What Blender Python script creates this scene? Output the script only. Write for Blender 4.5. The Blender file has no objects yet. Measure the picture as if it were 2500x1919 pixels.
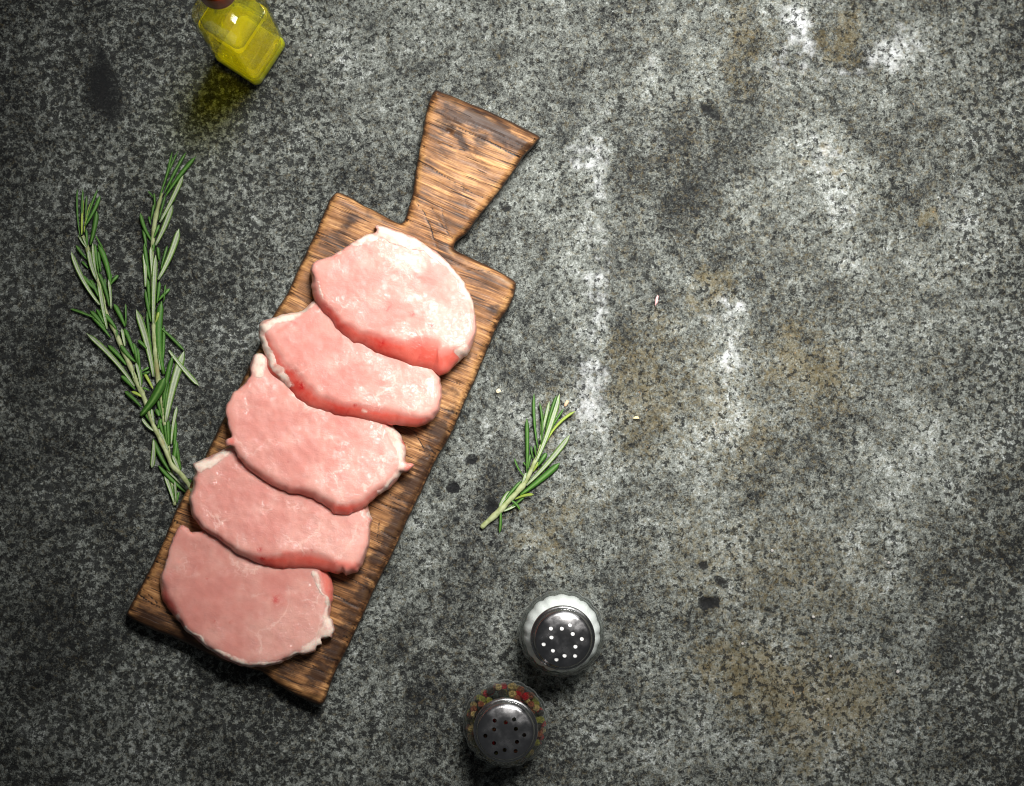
import bpy, bmesh, math, random
import numpy as np
from mathutils import Vector
from mathutils.geometry import delaunay_2d_cdt

random.seed(7)
rng = np.random.default_rng(11)
scene = bpy.context.scene
COL = scene.collection

# ------------------------------------------------------------------ camera
S = 0.000225            # metres per photograph pixel on the table plane
CZ = 1.0                # camera height above the table
CX, CY = 1250.0, 959.5
cam_d = bpy.data.cameras.new("camera")
cam = bpy.data.objects.new("camera", cam_d)
COL.objects.link(cam)
cam.location = (0, 0, CZ)
cam.rotation_euler = (0, 0, 0)
cam_d.sensor_width = 36.0
cam_d.lens = 36.0 * CZ / (2500 * S)
cam_d.clip_start = 0.05
cam_d.clip_end = 50
scene.camera = cam

# ------------------------------------------------------------------ world and lamps (a studio table-top)
world = bpy.data.worlds.new("World")
scene.world = world
world.use_nodes = True
world.node_tree.nodes["Background"].inputs[0].default_value = (0.90, 0.95, 1.0, 1)
world.node_tree.nodes["Background"].inputs[1].default_value = 0.05


def area(name, loc, target, size, power, color, spread):
    d = bpy.data.lights.new(name, 'AREA')
    d.shape = 'RECTANGLE'
    d.size, d.size_y = size
    d.energy = power
    d.color = color
    d.spread = math.radians(spread)
    o = bpy.data.objects.new(name, d)
    COL.objects.link(o)
    o.location = loc
    o.rotation_euler = (Vector(target) - Vector(loc)).to_track_quat('-Z', 'Y').to_euler()
    return o


area("softbox", (0.19, 0.46, 0.88), (0.075, 0.065, 0.0), (0.36, 0.28), 1.85, (1.0, 0.982, 0.955), 47)
area("strip_light", (0.42, 1.05, 0.50), (0.0, 0.0, 0.0), (1.0, 0.50), 1.7, (0.96, 0.98, 1.0), 150)

scene.view_settings.view_transform = 'Standard'
scene.view_settings.look = 'None'
scene.view_settings.exposure = 0.0
scene.view_settings.gamma = 1.0
scene.cycles.max_bounces = 16
scene.cycles.transmission_bounces = 14
scene.cycles.transparent_max_bounces = 16
scene.cycles.use_denoising = True
scene.cycles.pixel_filter_type = 'BLACKMAN_HARRIS'
scene.cycles.filter_width = 1.05


# ------------------------------------------------------------------ helpers
def W(px, py, z=0.0):
    """photograph pixel -> point of the place at height z"""
    k = S * (CZ - z) / CZ
    return Vector(((px - CX) * k, (CY - py) * k, z))


def lin(r, g, b):
    f = lambda c: ((c / 255 + 0.055) / 1.055) ** 2.4 if c / 255 > 0.04045 else c / 255 / 12.92
    return (f(r), f(g), f(b), 1.0)


def mesh_obj(name, verts, faces, mat=None, parent=None, smooth=True):
    me = bpy.data.meshes.new(name)
    me.from_pydata([tuple(v) for v in verts], [], faces)
    me.update()
    if smooth:
        me.polygons.foreach_set("use_smooth", [True] * len(me.polygons))
    if mat:
        me.materials.append(mat)
    o = bpy.data.objects.new(name, me)
    COL.objects.link(o)
    if parent:
        o.parent = parent
    return o


def tag(o, label=None, cat=None, group=None, kind=None):
    if label: o["label"] = label
    if cat: o["category"] = cat
    if group: o["group"] = group
    if kind: o["kind"] = kind
    return o


def empty(name, loc=(0, 0, 0)):
    o = bpy.data.objects.new(name, None)
    o.empty_display_size = 0.01
    COL.objects.link(o)
    o.location = loc
    return o


def set_attr(me, name, arr):
    arr = np.asarray(arr, dtype=np.float32)
    if arr.ndim == 1:
        a = me.attributes.new(name, 'FLOAT', 'POINT')
        a.data.foreach_set("value", arr)
    elif arr.shape[1] == 3:
        a = me.attributes.new(name, 'FLOAT_VECTOR', 'POINT')
        a.data.foreach_set("vector", arr.ravel())
    else:
        a = me.attributes.new(name, 'FLOAT_COLOR', 'POINT')
        a.data.foreach_set("color", arr.ravel())


_lat = rng.random((256, 256))


def vnoise(x, y):
    x = np.asarray(x, float); y = np.asarray(y, float)
    xi = np.floor(x).astype(int); yi = np.floor(y).astype(int)
    fx = x - xi; fy = y - yi
    fx = fx * fx * (3 - 2 * fx); fy = fy * fy * (3 - 2 * fy)
    a = _lat[xi & 255, yi & 255]; b = _lat[(xi + 1) & 255, yi & 255]
    c = _lat[xi & 255, (yi + 1) & 255]; d = _lat[(xi + 1) & 255, (yi + 1) & 255]
    return (a * (1 - fx) + b * fx) * (1 - fy) + (c * (1 - fx) + d * fx) * fy


def fbm(x, y, o=4, g=0.5):
    s = 0; a = 1; t = 0
    x = np.asarray(x, float); y = np.asarray(y, float)
    for i in range(o):
        s = s + a * vnoise(x * 2 ** i + 17.3 * i, y * 2 ** i + 9.1 * i); t += a; a *= g
    return s / t


def sstep(a, b, x):
    t = np.clip((x - a) / (b - a), 0, 1)
    return t * t * (3 - 2 * t)


def seg_dist(P, A, B):
    """distance of points to segments A-B; returns (dist, param, index) of the nearest"""
    best = np.full(len(P), 1e9); bt = np.zeros(len(P)); bi = np.zeros(len(P), int)
    for i in range(len(A)):
        d = B[i] - A[i]; L = (d * d).sum() + 1e-12
        t = np.clip(((P - A[i]) @ d) / L, 0, 1)
        q = P - (A[i] + t[:, None] * d)
        dd = np.hypot(q[:, 0], q[:, 1])
        m = dd < best
        best[m] = dd[m]; bt[m] = t[m]; bi[m] = i
    return best, bt, bi


def stroke(P, pts, feather, warp=0.0):
    """soft mask of a brush stroke through (x, y, radius) points"""
    pts = np.array([p if len(p) == 3 else (*p, 10) for p in pts], float)
    if len(pts) == 1:
        pts = np.vstack([pts, pts + [0.01, 0, 0]])
    Q = P
    if warp:
        Q = P + np.stack([fbm(P[:, 0] / 40, P[:, 1] / 40) - .5, fbm(P[:, 0] / 40 + 50, P[:, 1] / 40 + 31) - .5], 1) * warp
    lo = pts[:, :2].min(0) - pts[:, 2].max() * 1.2 - feather * 2; hi = pts[:, :2].max(0) + pts[:, 2].max() * 1.2 + feather * 2
    out = np.zeros(len(P))
    m = ((Q > lo) & (Q < hi)).all(1)
    if not m.any(): return out
    d, t, i = seg_dist(Q[m], pts[:-1, :2], pts[1:, :2])
    r = pts[i, 2] * (1 - t) + pts[i + 1, 2] * t
    out[m] = sstep(feather, -feather, d - r)
    return out


def catmull(pts, step, closed=True):
    """resample a control polygon (any columns) by a centripetal-like spline, even spacing"""
    P = np.array(pts, float); n = len(P); out = []
    rngi = range(n) if closed else range(n - 1)
    for i in rngi:
        p0, p1, p2, p3 = (P[(i - 1) % n], P[i], P[(i + 1) % n], P[(i + 2) % n]) if closed else \
            (P[max(i - 1, 0)], P[i], P[i + 1], P[min(i + 2, n - 1)])
        L = np.hypot(*(p2 - p1)[:2]); k = max(1, int(round(L / step)))
        # limit tangents so corners stay crisp
        m1 = (p2 - p0) * .5; m2 = (p3 - p1) * .5
        for m in (m1, m2):
            l = np.hypot(*m[:2])
            if l > L: m *= L / l
        for j in range(k):
            t = j / k
            out.append((2 * t**3 - 3 * t**2 + 1) * p1 + (t**3 - 2 * t**2 + t) * m1 + (-2 * t**3 + 3 * t**2) * p2 + (t**3 - t**2) * m2)
    if not closed: out.append(P[-1])
    return np.array(out)


def inward(P, k=3):
    """inward unit normals of a closed polygon in photo pixels"""
    T = np.roll(P, -k, 0) - np.roll(P, k, 0)
    T /= np.linalg.norm(T, axis=1)[:, None] + 1e-9
    N = np.stack([-T[:, 1], T[:, 0]], 1)
    A = 0.5 * np.sum(P[:, 0] * np.roll(P[:, 1], -1) - np.roll(P[:, 0], -1) * P[:, 1])
    return N if A > 0 else -N


def inside(P, poly):
    x, y = P[:, 0], P[:, 1]; c = np.zeros(len(P), bool)
    n = len(poly); j = n - 1
    for i in range(n):
        xi, yi = poly[i]; xj, yj = poly[j]
        m = ((yi > y) != (yj > y))
        if m.any():
            xx = (xj - xi) * (y - yi) / ((yj - yi) if yj != yi else 1e-9) + xi
            c ^= m & (x < xx)
        j = i
    return c


def fill(poly, spacing, margin, jitter=0.25, holes=()):
    """triangulate a polygon with evenly spread inner points -> (all points 2d, tris); polygon points come first"""
    lo, hi = poly.min(0), poly.max(0)
    xs = np.arange(lo[0], hi[0], spacing); ys = np.arange(lo[1], hi[1], spacing * .87)
    gx, gy = np.meshgrid(xs, ys)
    gx = gx + (np.arange(len(ys)) % 2)[:, None] * spacing / 2
    G = np.stack([gx.ravel(), gy.ravel()], 1) + rng.uniform(-jitter, jitter, (gx.size, 2)) * spacing
    G = G[inside(G, poly)]
    d, _, _ = seg_dist(G, poly, np.roll(poly, -1, 0))
    G = G[d > margin]
    n = len(poly)
    V = [Vector(p) for p in poly]; E = [(i, (i + 1) % n) for i in range(n)]
    F = [list(range(n))]
    for h in holes:
        b = len(V); V += [Vector(p) for p in h]; E += [(b + i, b + (i + 1) % len(h)) for i in range(len(h))]
        F.append(list(range(b, b + len(h))))
        G = G[~inside(G, h)]
        dd, _, _ = seg_dist(G, h, np.roll(h, -1, 0)); G = G[dd > margin]
    V += [Vector(p) for p in G]
    v, e, f, ov, oe, of = delaunay_2d_cdt(V, E, F, 1 if not holes else 1, 1e-7, True)
    P2 = np.array([tuple(p) for p in v])
    tris = []
    for k, t in enumerate(f):
        tris.append(tuple(t))
    if tris:
        cen = P2[np.array(tris)].mean(1)
        ok = inside(cen, poly)
        for h in holes: ok &= ~inside(cen, h)
        tris = [t for t, k in zip(tris, ok) if k]
    # order map: original polygon index -> output index
    m = {}
    for k, l in enumerate(ov):
        for q in l: m.setdefault(q, k)
    return P2, tris, m


# ------------------------------------------------------------------ node helper
class NT:
    def __init__(self, name):
        self.m = bpy.data.materials.new(name)
        self.m.use_nodes = True
        self.t = self.m.node_tree
        self.t.nodes.clear()
        self.out = self.t.nodes.new('ShaderNodeOutputMaterial')
        self.p = self.t.nodes.new('ShaderNodeBsdfPrincipled')
        self.t.links.new(self.p.outputs[0], self.out.inputs[0])

    def n(self, kind, **kw):
        nd = self.t.nodes.new(kind)
        for k, v in kw.items(): setattr(nd, k, v)
        return nd

    def put(self, sock, v):
        if isinstance(v, bpy.types.NodeSocket): self.t.links.new(v, sock)
        elif v is not None: sock.default_value = v

    def attr(self, name, out='Fac'):
        a = self.n('ShaderNodeAttribute', attribute_name=name)
        return a.outputs[out]

    def pos(self):
        return self.n('ShaderNodeTexCoord').outputs['Object']

    def vscale(self, v, s):
        m = self.n('ShaderNodeMapping'); self.put(m.inputs['Vector'], v); m.inputs['Scale'].default_value = s
        return m.outputs[0]

    def noise(self, v, scale, detail=3, rough=.55, dist=0.0, color=False):
        x = self.n('ShaderNodeTexNoise'); self.put(x.inputs['Vector'], v)
        x.inputs['Scale'].default_value = scale; x.inputs['Detail'].default_value = detail
        x.inputs['Roughness'].default_value = rough; x.inputs['Distortion'].default_value = dist
        return x.outputs['Color' if color else 'Fac']

    def voro(self, v, scale, feature='F1', rand=1.0):
        x = self.n('ShaderNodeTexVoronoi', feature=feature); self.put(x.inputs['Vector'], v)
        x.inputs['Scale'].default_value = scale; x.inputs['Randomness'].default_value = rand
        return x.outputs['Distance']

    def ramp(self, f, a, b, c0=0.0, c1=1.0):
        r = self.n('ShaderNodeMapRange', interpolation_type='SMOOTHSTEP')
        self.put(r.inputs[0], f); r.inputs[1].default_value = a; r.inputs[2].default_value = b
        r.inputs[3].default_value = c0; r.inputs[4].default_value = c1
        return r.outputs[0]

    def math(self, op, a, b=None, c=None):
        x = self.n('ShaderNodeMath', operation=op)
        self.put(x.inputs[0], a)
        if b is not None: self.put(x.inputs[1], b)
        if c is not None: self.put(x.inputs[2], c)
        return x.outputs[0]

    def mix(self, f, a, b, mode='MIX'):
        x = self.n('ShaderNodeMix', data_type='RGBA', blend_type=mode)
        self.put(x.inputs[0], f); self.put(x.inputs[6], a); self.put(x.inputs[7], b)
        return x.outputs[2]

    def bump(self, h, strength, dist, normal=None):
        x = self.n('ShaderNodeBump'); self.put(x.inputs['Height'], h)
        self.put(x.inputs['Strength'], strength); x.inputs['Distance'].default_value = dist
        if normal is not None: self.put(x.inputs['Normal'], normal)
        return x.outputs[0]

    def vadd(self, a, b, s):
        x = self.n('ShaderNodeVectorMath', operation='MULTIPLY_ADD')
        self.put(x.inputs[0], b); x.inputs[1].default_value = (s, s, s); self.put(x.inputs[2], a)
        return x.outputs[0]

    def set(self, **kw):
        names = dict(color='Base Color', rough='Roughness', metal='Metallic', spec='Specular IOR Level', ior='IOR',
                     trans='Transmission Weight', sss='Subsurface Weight', radius='Subsurface Radius',
                     sscale='Subsurface Scale', coat='Coat Weight', coatr='Coat Roughness', normal='Normal', coatn='Coat Normal')
        for k, v in kw.items(): self.put(self.p.inputs[names[k]], v)
        return self.m


# ------------------------------------------------------------------ stone table top
def F(pts):   # coordinates read off the 2189-pixel-wide view
    return [(x * 1.142, y * 1.142, r * 1.142) for x, y, r in pts]


def stone_material():
    t = NT("mottled_stone")
    p = t.pos()
    st = t.n('ShaderNodeAttribute', attribute_name='stain')
    sep = t.n('ShaderNodeSeparateColor'); t.put(sep.inputs[0], st.outputs['Color'])
    white, dark, ochre = sep.outputs[0], sep.outputs[1], sep.outputs[2]
    pore = t.attr('pore')
    rough_side = t.ramp(pore, .75, .3)
    M = lambda a, b: t.math('MULTIPLY', a, b)
    A = lambda *x: x[0] if len(x) == 1 else t.math('ADD', x[0], A(*x[1:]))
    C = lambda a, k: M(t.math('SUBTRACT', a, .5), k)
    warp = t.vadd(p, t.noise(p, 330, 3, .6, color=True), 0.0020)
    grain = t.noise(warp, 680, 4, .8)
    fine = t.noise(p, 1300, 2, .7)
    clump = t.noise(warp, 190, 6, .72)
    patch = t.noise(p, 46, 5, .66)
    big = t.noise(p, 13, 4, .6)
    v = A(.455, C(grain, 1.15), C(fine, .75), C(clump, 1.15), C(patch, .85), C(big, .90), M(white, .12), M(dark, -.16))
    cr = t.n('ShaderNodeValToRGB')
    t.put(cr.inputs[0], v)
    e = cr.color_ramp.elements
    e[0].position, e[0].color = 0.14, lin(30, 32, 33)
    e[1].position, e[1].color = 1.0, lin(214, 219, 218)
    for pos_, c in ((0.32, lin(67, 69, 66)), (0.46, lin(100, 103, 98)), (0.60, lin(125, 129, 123)), (.76, lin(159, 163, 158))):
        q = e.new(pos_); q.color = c
    col = cr.outputs[0]
    # olive and ochre iron stains, made of small specks
    oc = t.noise(warp, 420, 5, .76)
    om = t.ramp(A(M(ochre, 0.26), oc), 0.50, 0.76)
    col = t.mix(M(om, 0.5), col, t.mix(t.noise(p, 160, 3), lin(92, 88, 62), lin(144, 124, 82)))
    rust = t.ramp(A(M(ochre, 0.10), t.noise(warp, 260, 4, .7)), 0.72, 0.78)
    col = t.mix(M(rust, 0.7), col, lin(176, 134, 84))
    # lime bloom, broken by the grain at every scale
    wn = A(M(t.noise(warp, 150, 7, .78), .75), M(t.noise(p, 34, 4, .6), .45))
    wm = t.ramp(A(M(white, 0.40), wn), 0.79, 1.08)
    col = t.mix(M(wm, 0.85), col, lin(228, 231, 231))
    # dark pits: ragged ones from fractal noise, round ones from scattered cells, both patchy
    pn = A(t.noise(warp, 310, 6, .78), C(patch, .22), M(pore, .10))
    pm = t.ramp(pn, 0.585, 0.640)
    vd = t.voro(t.vadd(p, t.noise(p, 500, 3, .7, color=True), .0022), 300)
    pv = t.ramp(A(vd, M(t.noise(p, 120, 3, .6), .9), M(pore, -.10)), .56, .44)
    pn2 = A(t.noise(warp, 190, 6, .75), M(dark, 0.25))
    pm2 = t.ramp(pn2, 0.60, 0.70)
    pit = t.math('MAXIMUM', t.math('MAXIMUM', M(pm, 0.86), M(pv, .86)), M(pm2, t.ramp(t.noise(warp, 420, 4, .75), .36, .56, .45, .95)))
    col = t.mix(pit, col, t.mix(fine, lin(12, 13, 14), lin(38, 39, 40)))
    # scaly crust on the right
    cw = t.vadd(p, t.noise(p, 180, 5, .75, color=True), 0.012)
    ce = t.voro(cw, 150, 'DISTANCE_TO_EDGE')
    crk = M(M(t.ramp(ce, 0.12, 0.0), t.ramp(t.noise(p, 130, 4, .7), .44, .62)), M(t.ramp(t.noise(p, 20, 4), .44, .62), rough_side))
    col = t.mix(M(crk, 0.5), col, lin(40, 41, 40))
    h = A(M(clump, 0.9), M(grain, 0.55), M(A(pit, M(crk, .9)), -0.55), M(wm, .2))
    nrm = t.bump(h, 1.0, 0.00055)
    return t.set(color=col, rough=t.ramp(clump, .35, .7, .62, .85), spec=0.14, normal=nrm)


def build_stone():
    def axis(a, b, step, far):
        return np.concatenate([[a - far, a - far / 2, a - far / 5], np.arange(a, b + step, step), [b + far / 5, b + far / 2, b + far]])
    xs = axis(-40, 2540, 7, 1800); ys = axis(-40, 1960, 7, 1500)
    gx, gy = np.meshgrid(xs, ys)
    P = np.stack([gx.ravel(), gy.ravel()], 1)
    z = (fbm(P[:, 0] / 160, P[:, 1] / 160, 5) - .5) * 0.0012
    x, y = P[:, 0], P[:, 1]
    white = np.zeros(len(P)); dark = np.zeros(len(P)); och = np.zeros(len(P))
    for s, a, f in (
            (F([(1275, 235, 26), (1270, 330, 40), (1262, 400, 34)]), .8, 50), (F([(1290, 560, 36), (1285, 660, 50), (1270, 760, 60), (1262, 840, 55), (1290, 960, 45)]), .75, 60),
            (F([(1690, 25, 32), (1708, 80, 36)]), 1.05, 45), (F([(1660, 140, 26), (1760, 165, 30), (1900, 140, 45), (1935, 90, 30)]), .8, 50),
            (F([(1735, 330, 22), (1780, 350, 25), (1800, 440, 30)]), .85, 50), (F([(1555, 690, 38), (1570, 790, 48), (1520, 660, 20)]), .8, 50),
            (F([(1780, 720, 40), (1850, 800, 60), (1900, 900, 70)]), .45, 90), (F([(1400, 250, 40), (1450, 160, 30), (1400, 420, 30)]), .5, 60),
            (F([(2050, 430, 60), (2000, 560, 70)]), .45, 80), (F([(1840, 590, 60)]), .45, 70), (F([(1150, 1180, 30), (1240, 1060, 40)]), .4, 60),
            (F([(2140, 1280, 40), (2170, 1480, 50)]), .45, 50), (F([(1090, 150, 60), (1010, 90, 60)]), .3, 90), (F([(620, 300, 60), (560, 420, 40)]), .2, 90),
            (F([(1890, 60, 20), (1980, 120, 30)]), .6, 40), (F([(1430, 760, 30)]), .3, 60)):
        white = np.maximum(white, 1.0 * a * stroke(P, s, f * 1.5, 150))
    for s, a, f in (
            (F([(215, 130, 14), (218, 165, 26), (222, 205, 34), (235, 235, 20)]), 1.5, 30), (F([(1510, 236, 10), (1528, 246, 9)]), 1.5, 16), (F([(1600, 110, 40), (1570, 330, 60), (1430, 450, 40)]), .5, 60),
            (F([(1110, 1010, 70), (1060, 1080, 60)]), .4, 60), (F([(964, 1035, 7)]), 2.6, 7), (F([(1010, 985, 9)]), 2.4, 8), (F([(1053, 1087, 12)]), 2.2, 10), (F([(1510, 1205, 9)]), 2.4, 8), (F([(1512, 1288, 15)]), 2.6, 9),
            (F([(1540, 1240, 9)]), 2.0, 8), (F([(420, 880, 60), (330, 480, 40)]), .35, 90), (F([(1900, 1380, 60)]), .4, 80), (F([(2030, 1370, 50)]), .6, 60), (F([(1840, 130, 30)]), .5, 40), (F([(1350, 560, 40), (1420, 640, 40)]), .5, 60),
            (F([(60, 500, 120), (50, 1000, 120), (80, 1500, 140)]), .3, 150)):  # left margin: darker stone, with some light falloff put into the colour
        dark = np.maximum(dark, a * stroke(P, s, f, 40))
    for s, a, f in (
            (F([(1690, 760, 60), (1740, 800, 60)]), .9, 60), (F([(1590, 1430, 70), (1760, 1520, 90), (1830, 1500, 60)]), 1.0, 90), (F([(1530, 600, 24), (1510, 650, 20)]), 1.0, 30),
            (F([(1790, 85, 34), (1820, 60, 30)]), .9, 40), (F([(1390, 760, 60), (1370, 900, 60)]), .75, 70), (F([(1170, 1140, 60), (1200, 1080, 30)]), .7, 60), (F([(1580, 60, 40), (1590, 160, 40)]), .6, 50),
            (F([(1770, 345, 14)]), 1.3, 10), (F([(2010, 480, 14)]), 1.2, 10), (F([(1750, 1250, 120), (1500, 1180, 100)]), .45, 120), (F([(1480, 830, 90), (1600, 950, 90)]), .5, 100), (F([(1200, 880, 50)]), .5, 50)):
        och = np.maximum(och, a * stroke(P, s, f * 1.6, 150))
    och = np.maximum(och, .12 * sstep(1250, 1700, x))
    # run marks: the bloom stops at straight drip lines, darker strips beside them
    wig = (fbm(y / 60, x * 0 + 4, 3) - .5) * 26
    for xr, ya, yb, wd in ((1487, 220, 1120, 90), (1822, 640, 1060, 60), (1610, 100, 520, 60)):
        band = sstep(ya - 60, ya + 60, y) * sstep(yb + 60, yb - 60, y)
        right = sstep(xr - 8, xr + 18, x + wig) * band * sstep(xr + wd * 2.2, xr + wd * .6, x)
        white *= 1 - .7 * right
        dark = np.maximum(dark, .24 * right)
        white = np.maximum(white, .42 * band * sstep(xr + 4, xr - 8, x + wig) * sstep(xr - wd * 1.5, xr - wd * .3, x))
    pore = np.clip(.28 + .72 * sstep(1000, 500, x) + .35 * sstep(1200, 1800, y) + .5 * sstep(2250, 2480, x), 0, 1)
    # the crater and the pits are real hollows
    for cx, cy, r, dpt in ((1733, 274, 28, .0013), (1101, 1182, 9, .001), (1153, 1125, 10, .001), (1727, 1471, 17, .0014), (1724, 1376, 9, .001), (1202, 1241, 14, .001)):
        d = np.hypot(x - cx, y - cy) * (.75 + .6 * fbm(x / 14, y / 14, 2))
        z -= dpt * sstep(r, r * .4, d)
    # level the seat of everything that stands on it
    z = np.minimum(z, 0.0003)
    n_x, n_y = len(xs), len(ys)
    faces = [(j * n_x + i, (j + 1) * n_x + i, (j + 1) * n_x + i + 1, j * n_x + i + 1) for j in range(n_y - 1) for i in range(n_x - 1)]
    verts = np.stack([(x - CX) * S, (CY - y) * S, z - 0.0003], 1)
    o = mesh_obj("stone_tabletop", verts, faces, stone_material())
    set_attr(o.data, "stain", np.stack([white, dark, och, np.ones_like(och)], 1))
    set_attr(o.data, "pore", pore)
    tag(o, "mottled grey stone table top with pale bloom and ochre stains", None, None, "structure")


build_stone()

# ------------------------------------------------------------------ cutting board
BT = 0.016     # board thickness
GU = np.array([0.923, 0.386])          # grain direction (photo px, y down)
GV = np.array([-0.386, 0.923])         # along the board, away from the handle


def wood_material():
    t = NT("charred_wood")
    g = t.attr('gp', 'Vector')
    edge = t.attr('edge'); char = t.attr('char'); cut = t.attr('cut')
    gw = t.vadd(g, t.noise(t.vscale(g, (14, 40, 20)), 1, 2, .5, color=True), 0.006)
    fib = t.noise(t.vscale(gw, (60, 1250, 400)), 1, 3, .6)
    fib2 = t.noise(t.vscale(gw, (22, 420, 100)), 1, 4, .6)
    band = t.noise(t.vscale(g, (10, 70, 30)), 1, 4, .6)
    blot = t.noise(t.vscale(g, (75, 130, 60)), 1, 5, .62)
    loud = t.ramp(t.noise(t.vscale(g, (60, 70, 60)), 1, 3, .6), .3, .7, .45, 1.35)
    fsum = t.math('ADD', t.math('MULTIPLY', t.math('SUBTRACT', fib, .5), .55), t.math('MULTIPLY', t.math('SUBTRACT', fib2, .5), .5))
    v = t.math('ADD', t.math('MULTIPLY', fsum, loud), t.math('ADD', .42, t.math('ADD', t.math('MULTIPLY', band, .22), t.math('MULTIPLY', t.math('SUBTRACT', t.noise(t.vscale(g, (45, 55, 40)), 1, 4, .6), .5), .45))))
    cr = t.n('ShaderNodeValToRGB'); t.put(cr.inputs[0], t.math('ADD', v, .035))
    e = cr.color_ramp.elements
    e[0].position, e[0].color = 0.36, lin(56, 37, 24)
    e[1].position, e[1].color = 0.86, lin(234, 192, 136)
    for q, c in ((0.49, lin(104, 70, 42)), (0.59, lin(150, 104, 64)), (0.71, lin(200, 150, 98))):
        k = e.new(q); k.color = c
    col = cr.outputs[0]
    # pale worn ridge just inside the edge
    ridge = t.math('MULTIPLY', t.ramp(edge, 22, 10), t.ramp(edge, 3.0, 8))
    col = t.mix(t.math('MULTIPLY', t.math('MULTIPLY', ridge, t.ramp(blot, .44, .60)), .28), col, lin(232, 178, 112))
    # soot blotches
    m = t.ramp(t.math('ADD', blot, t.math('MULTIPLY', char, .36)), 0.52, 0.80)
    col = t.mix(t.math('MULTIPLY', m, .88), col, lin(48, 29, 19))
    # burnt outline
    brn = t.ramp(t.math('ADD', edge, t.math('MULTIPLY', t.math('SUBTRACT', fib2, .5), 16)), 9.0, -1)
    col = t.mix(t.math('MULTIPLY', brn, .9), col, lin(48, 28, 18))
    # fibre checks
    chk = t.ramp(t.noise(t.vscale(gw, (38, 850, 100)), 1, 2, .5), 0.63, 0.68)
    col = t.mix(t.math('MULTIPLY', chk, .8), col, lin(42, 26, 18))
    col = t.mix(t.ramp(cut, .15, .7), col, lin(34, 20, 14))
    h = t.math('SUBTRACT', t.math('ADD', t.math('MULTIPLY', fib, .5), t.math('MULTIPLY', fib2, .5)), t.math('MULTIPLY', chk, .6))
    return t.set(color=col, rough=t.ramp(fib2, .3, .7, .42, .60), spec=.34, normal=t.bump(h, .8, .00022))


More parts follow.
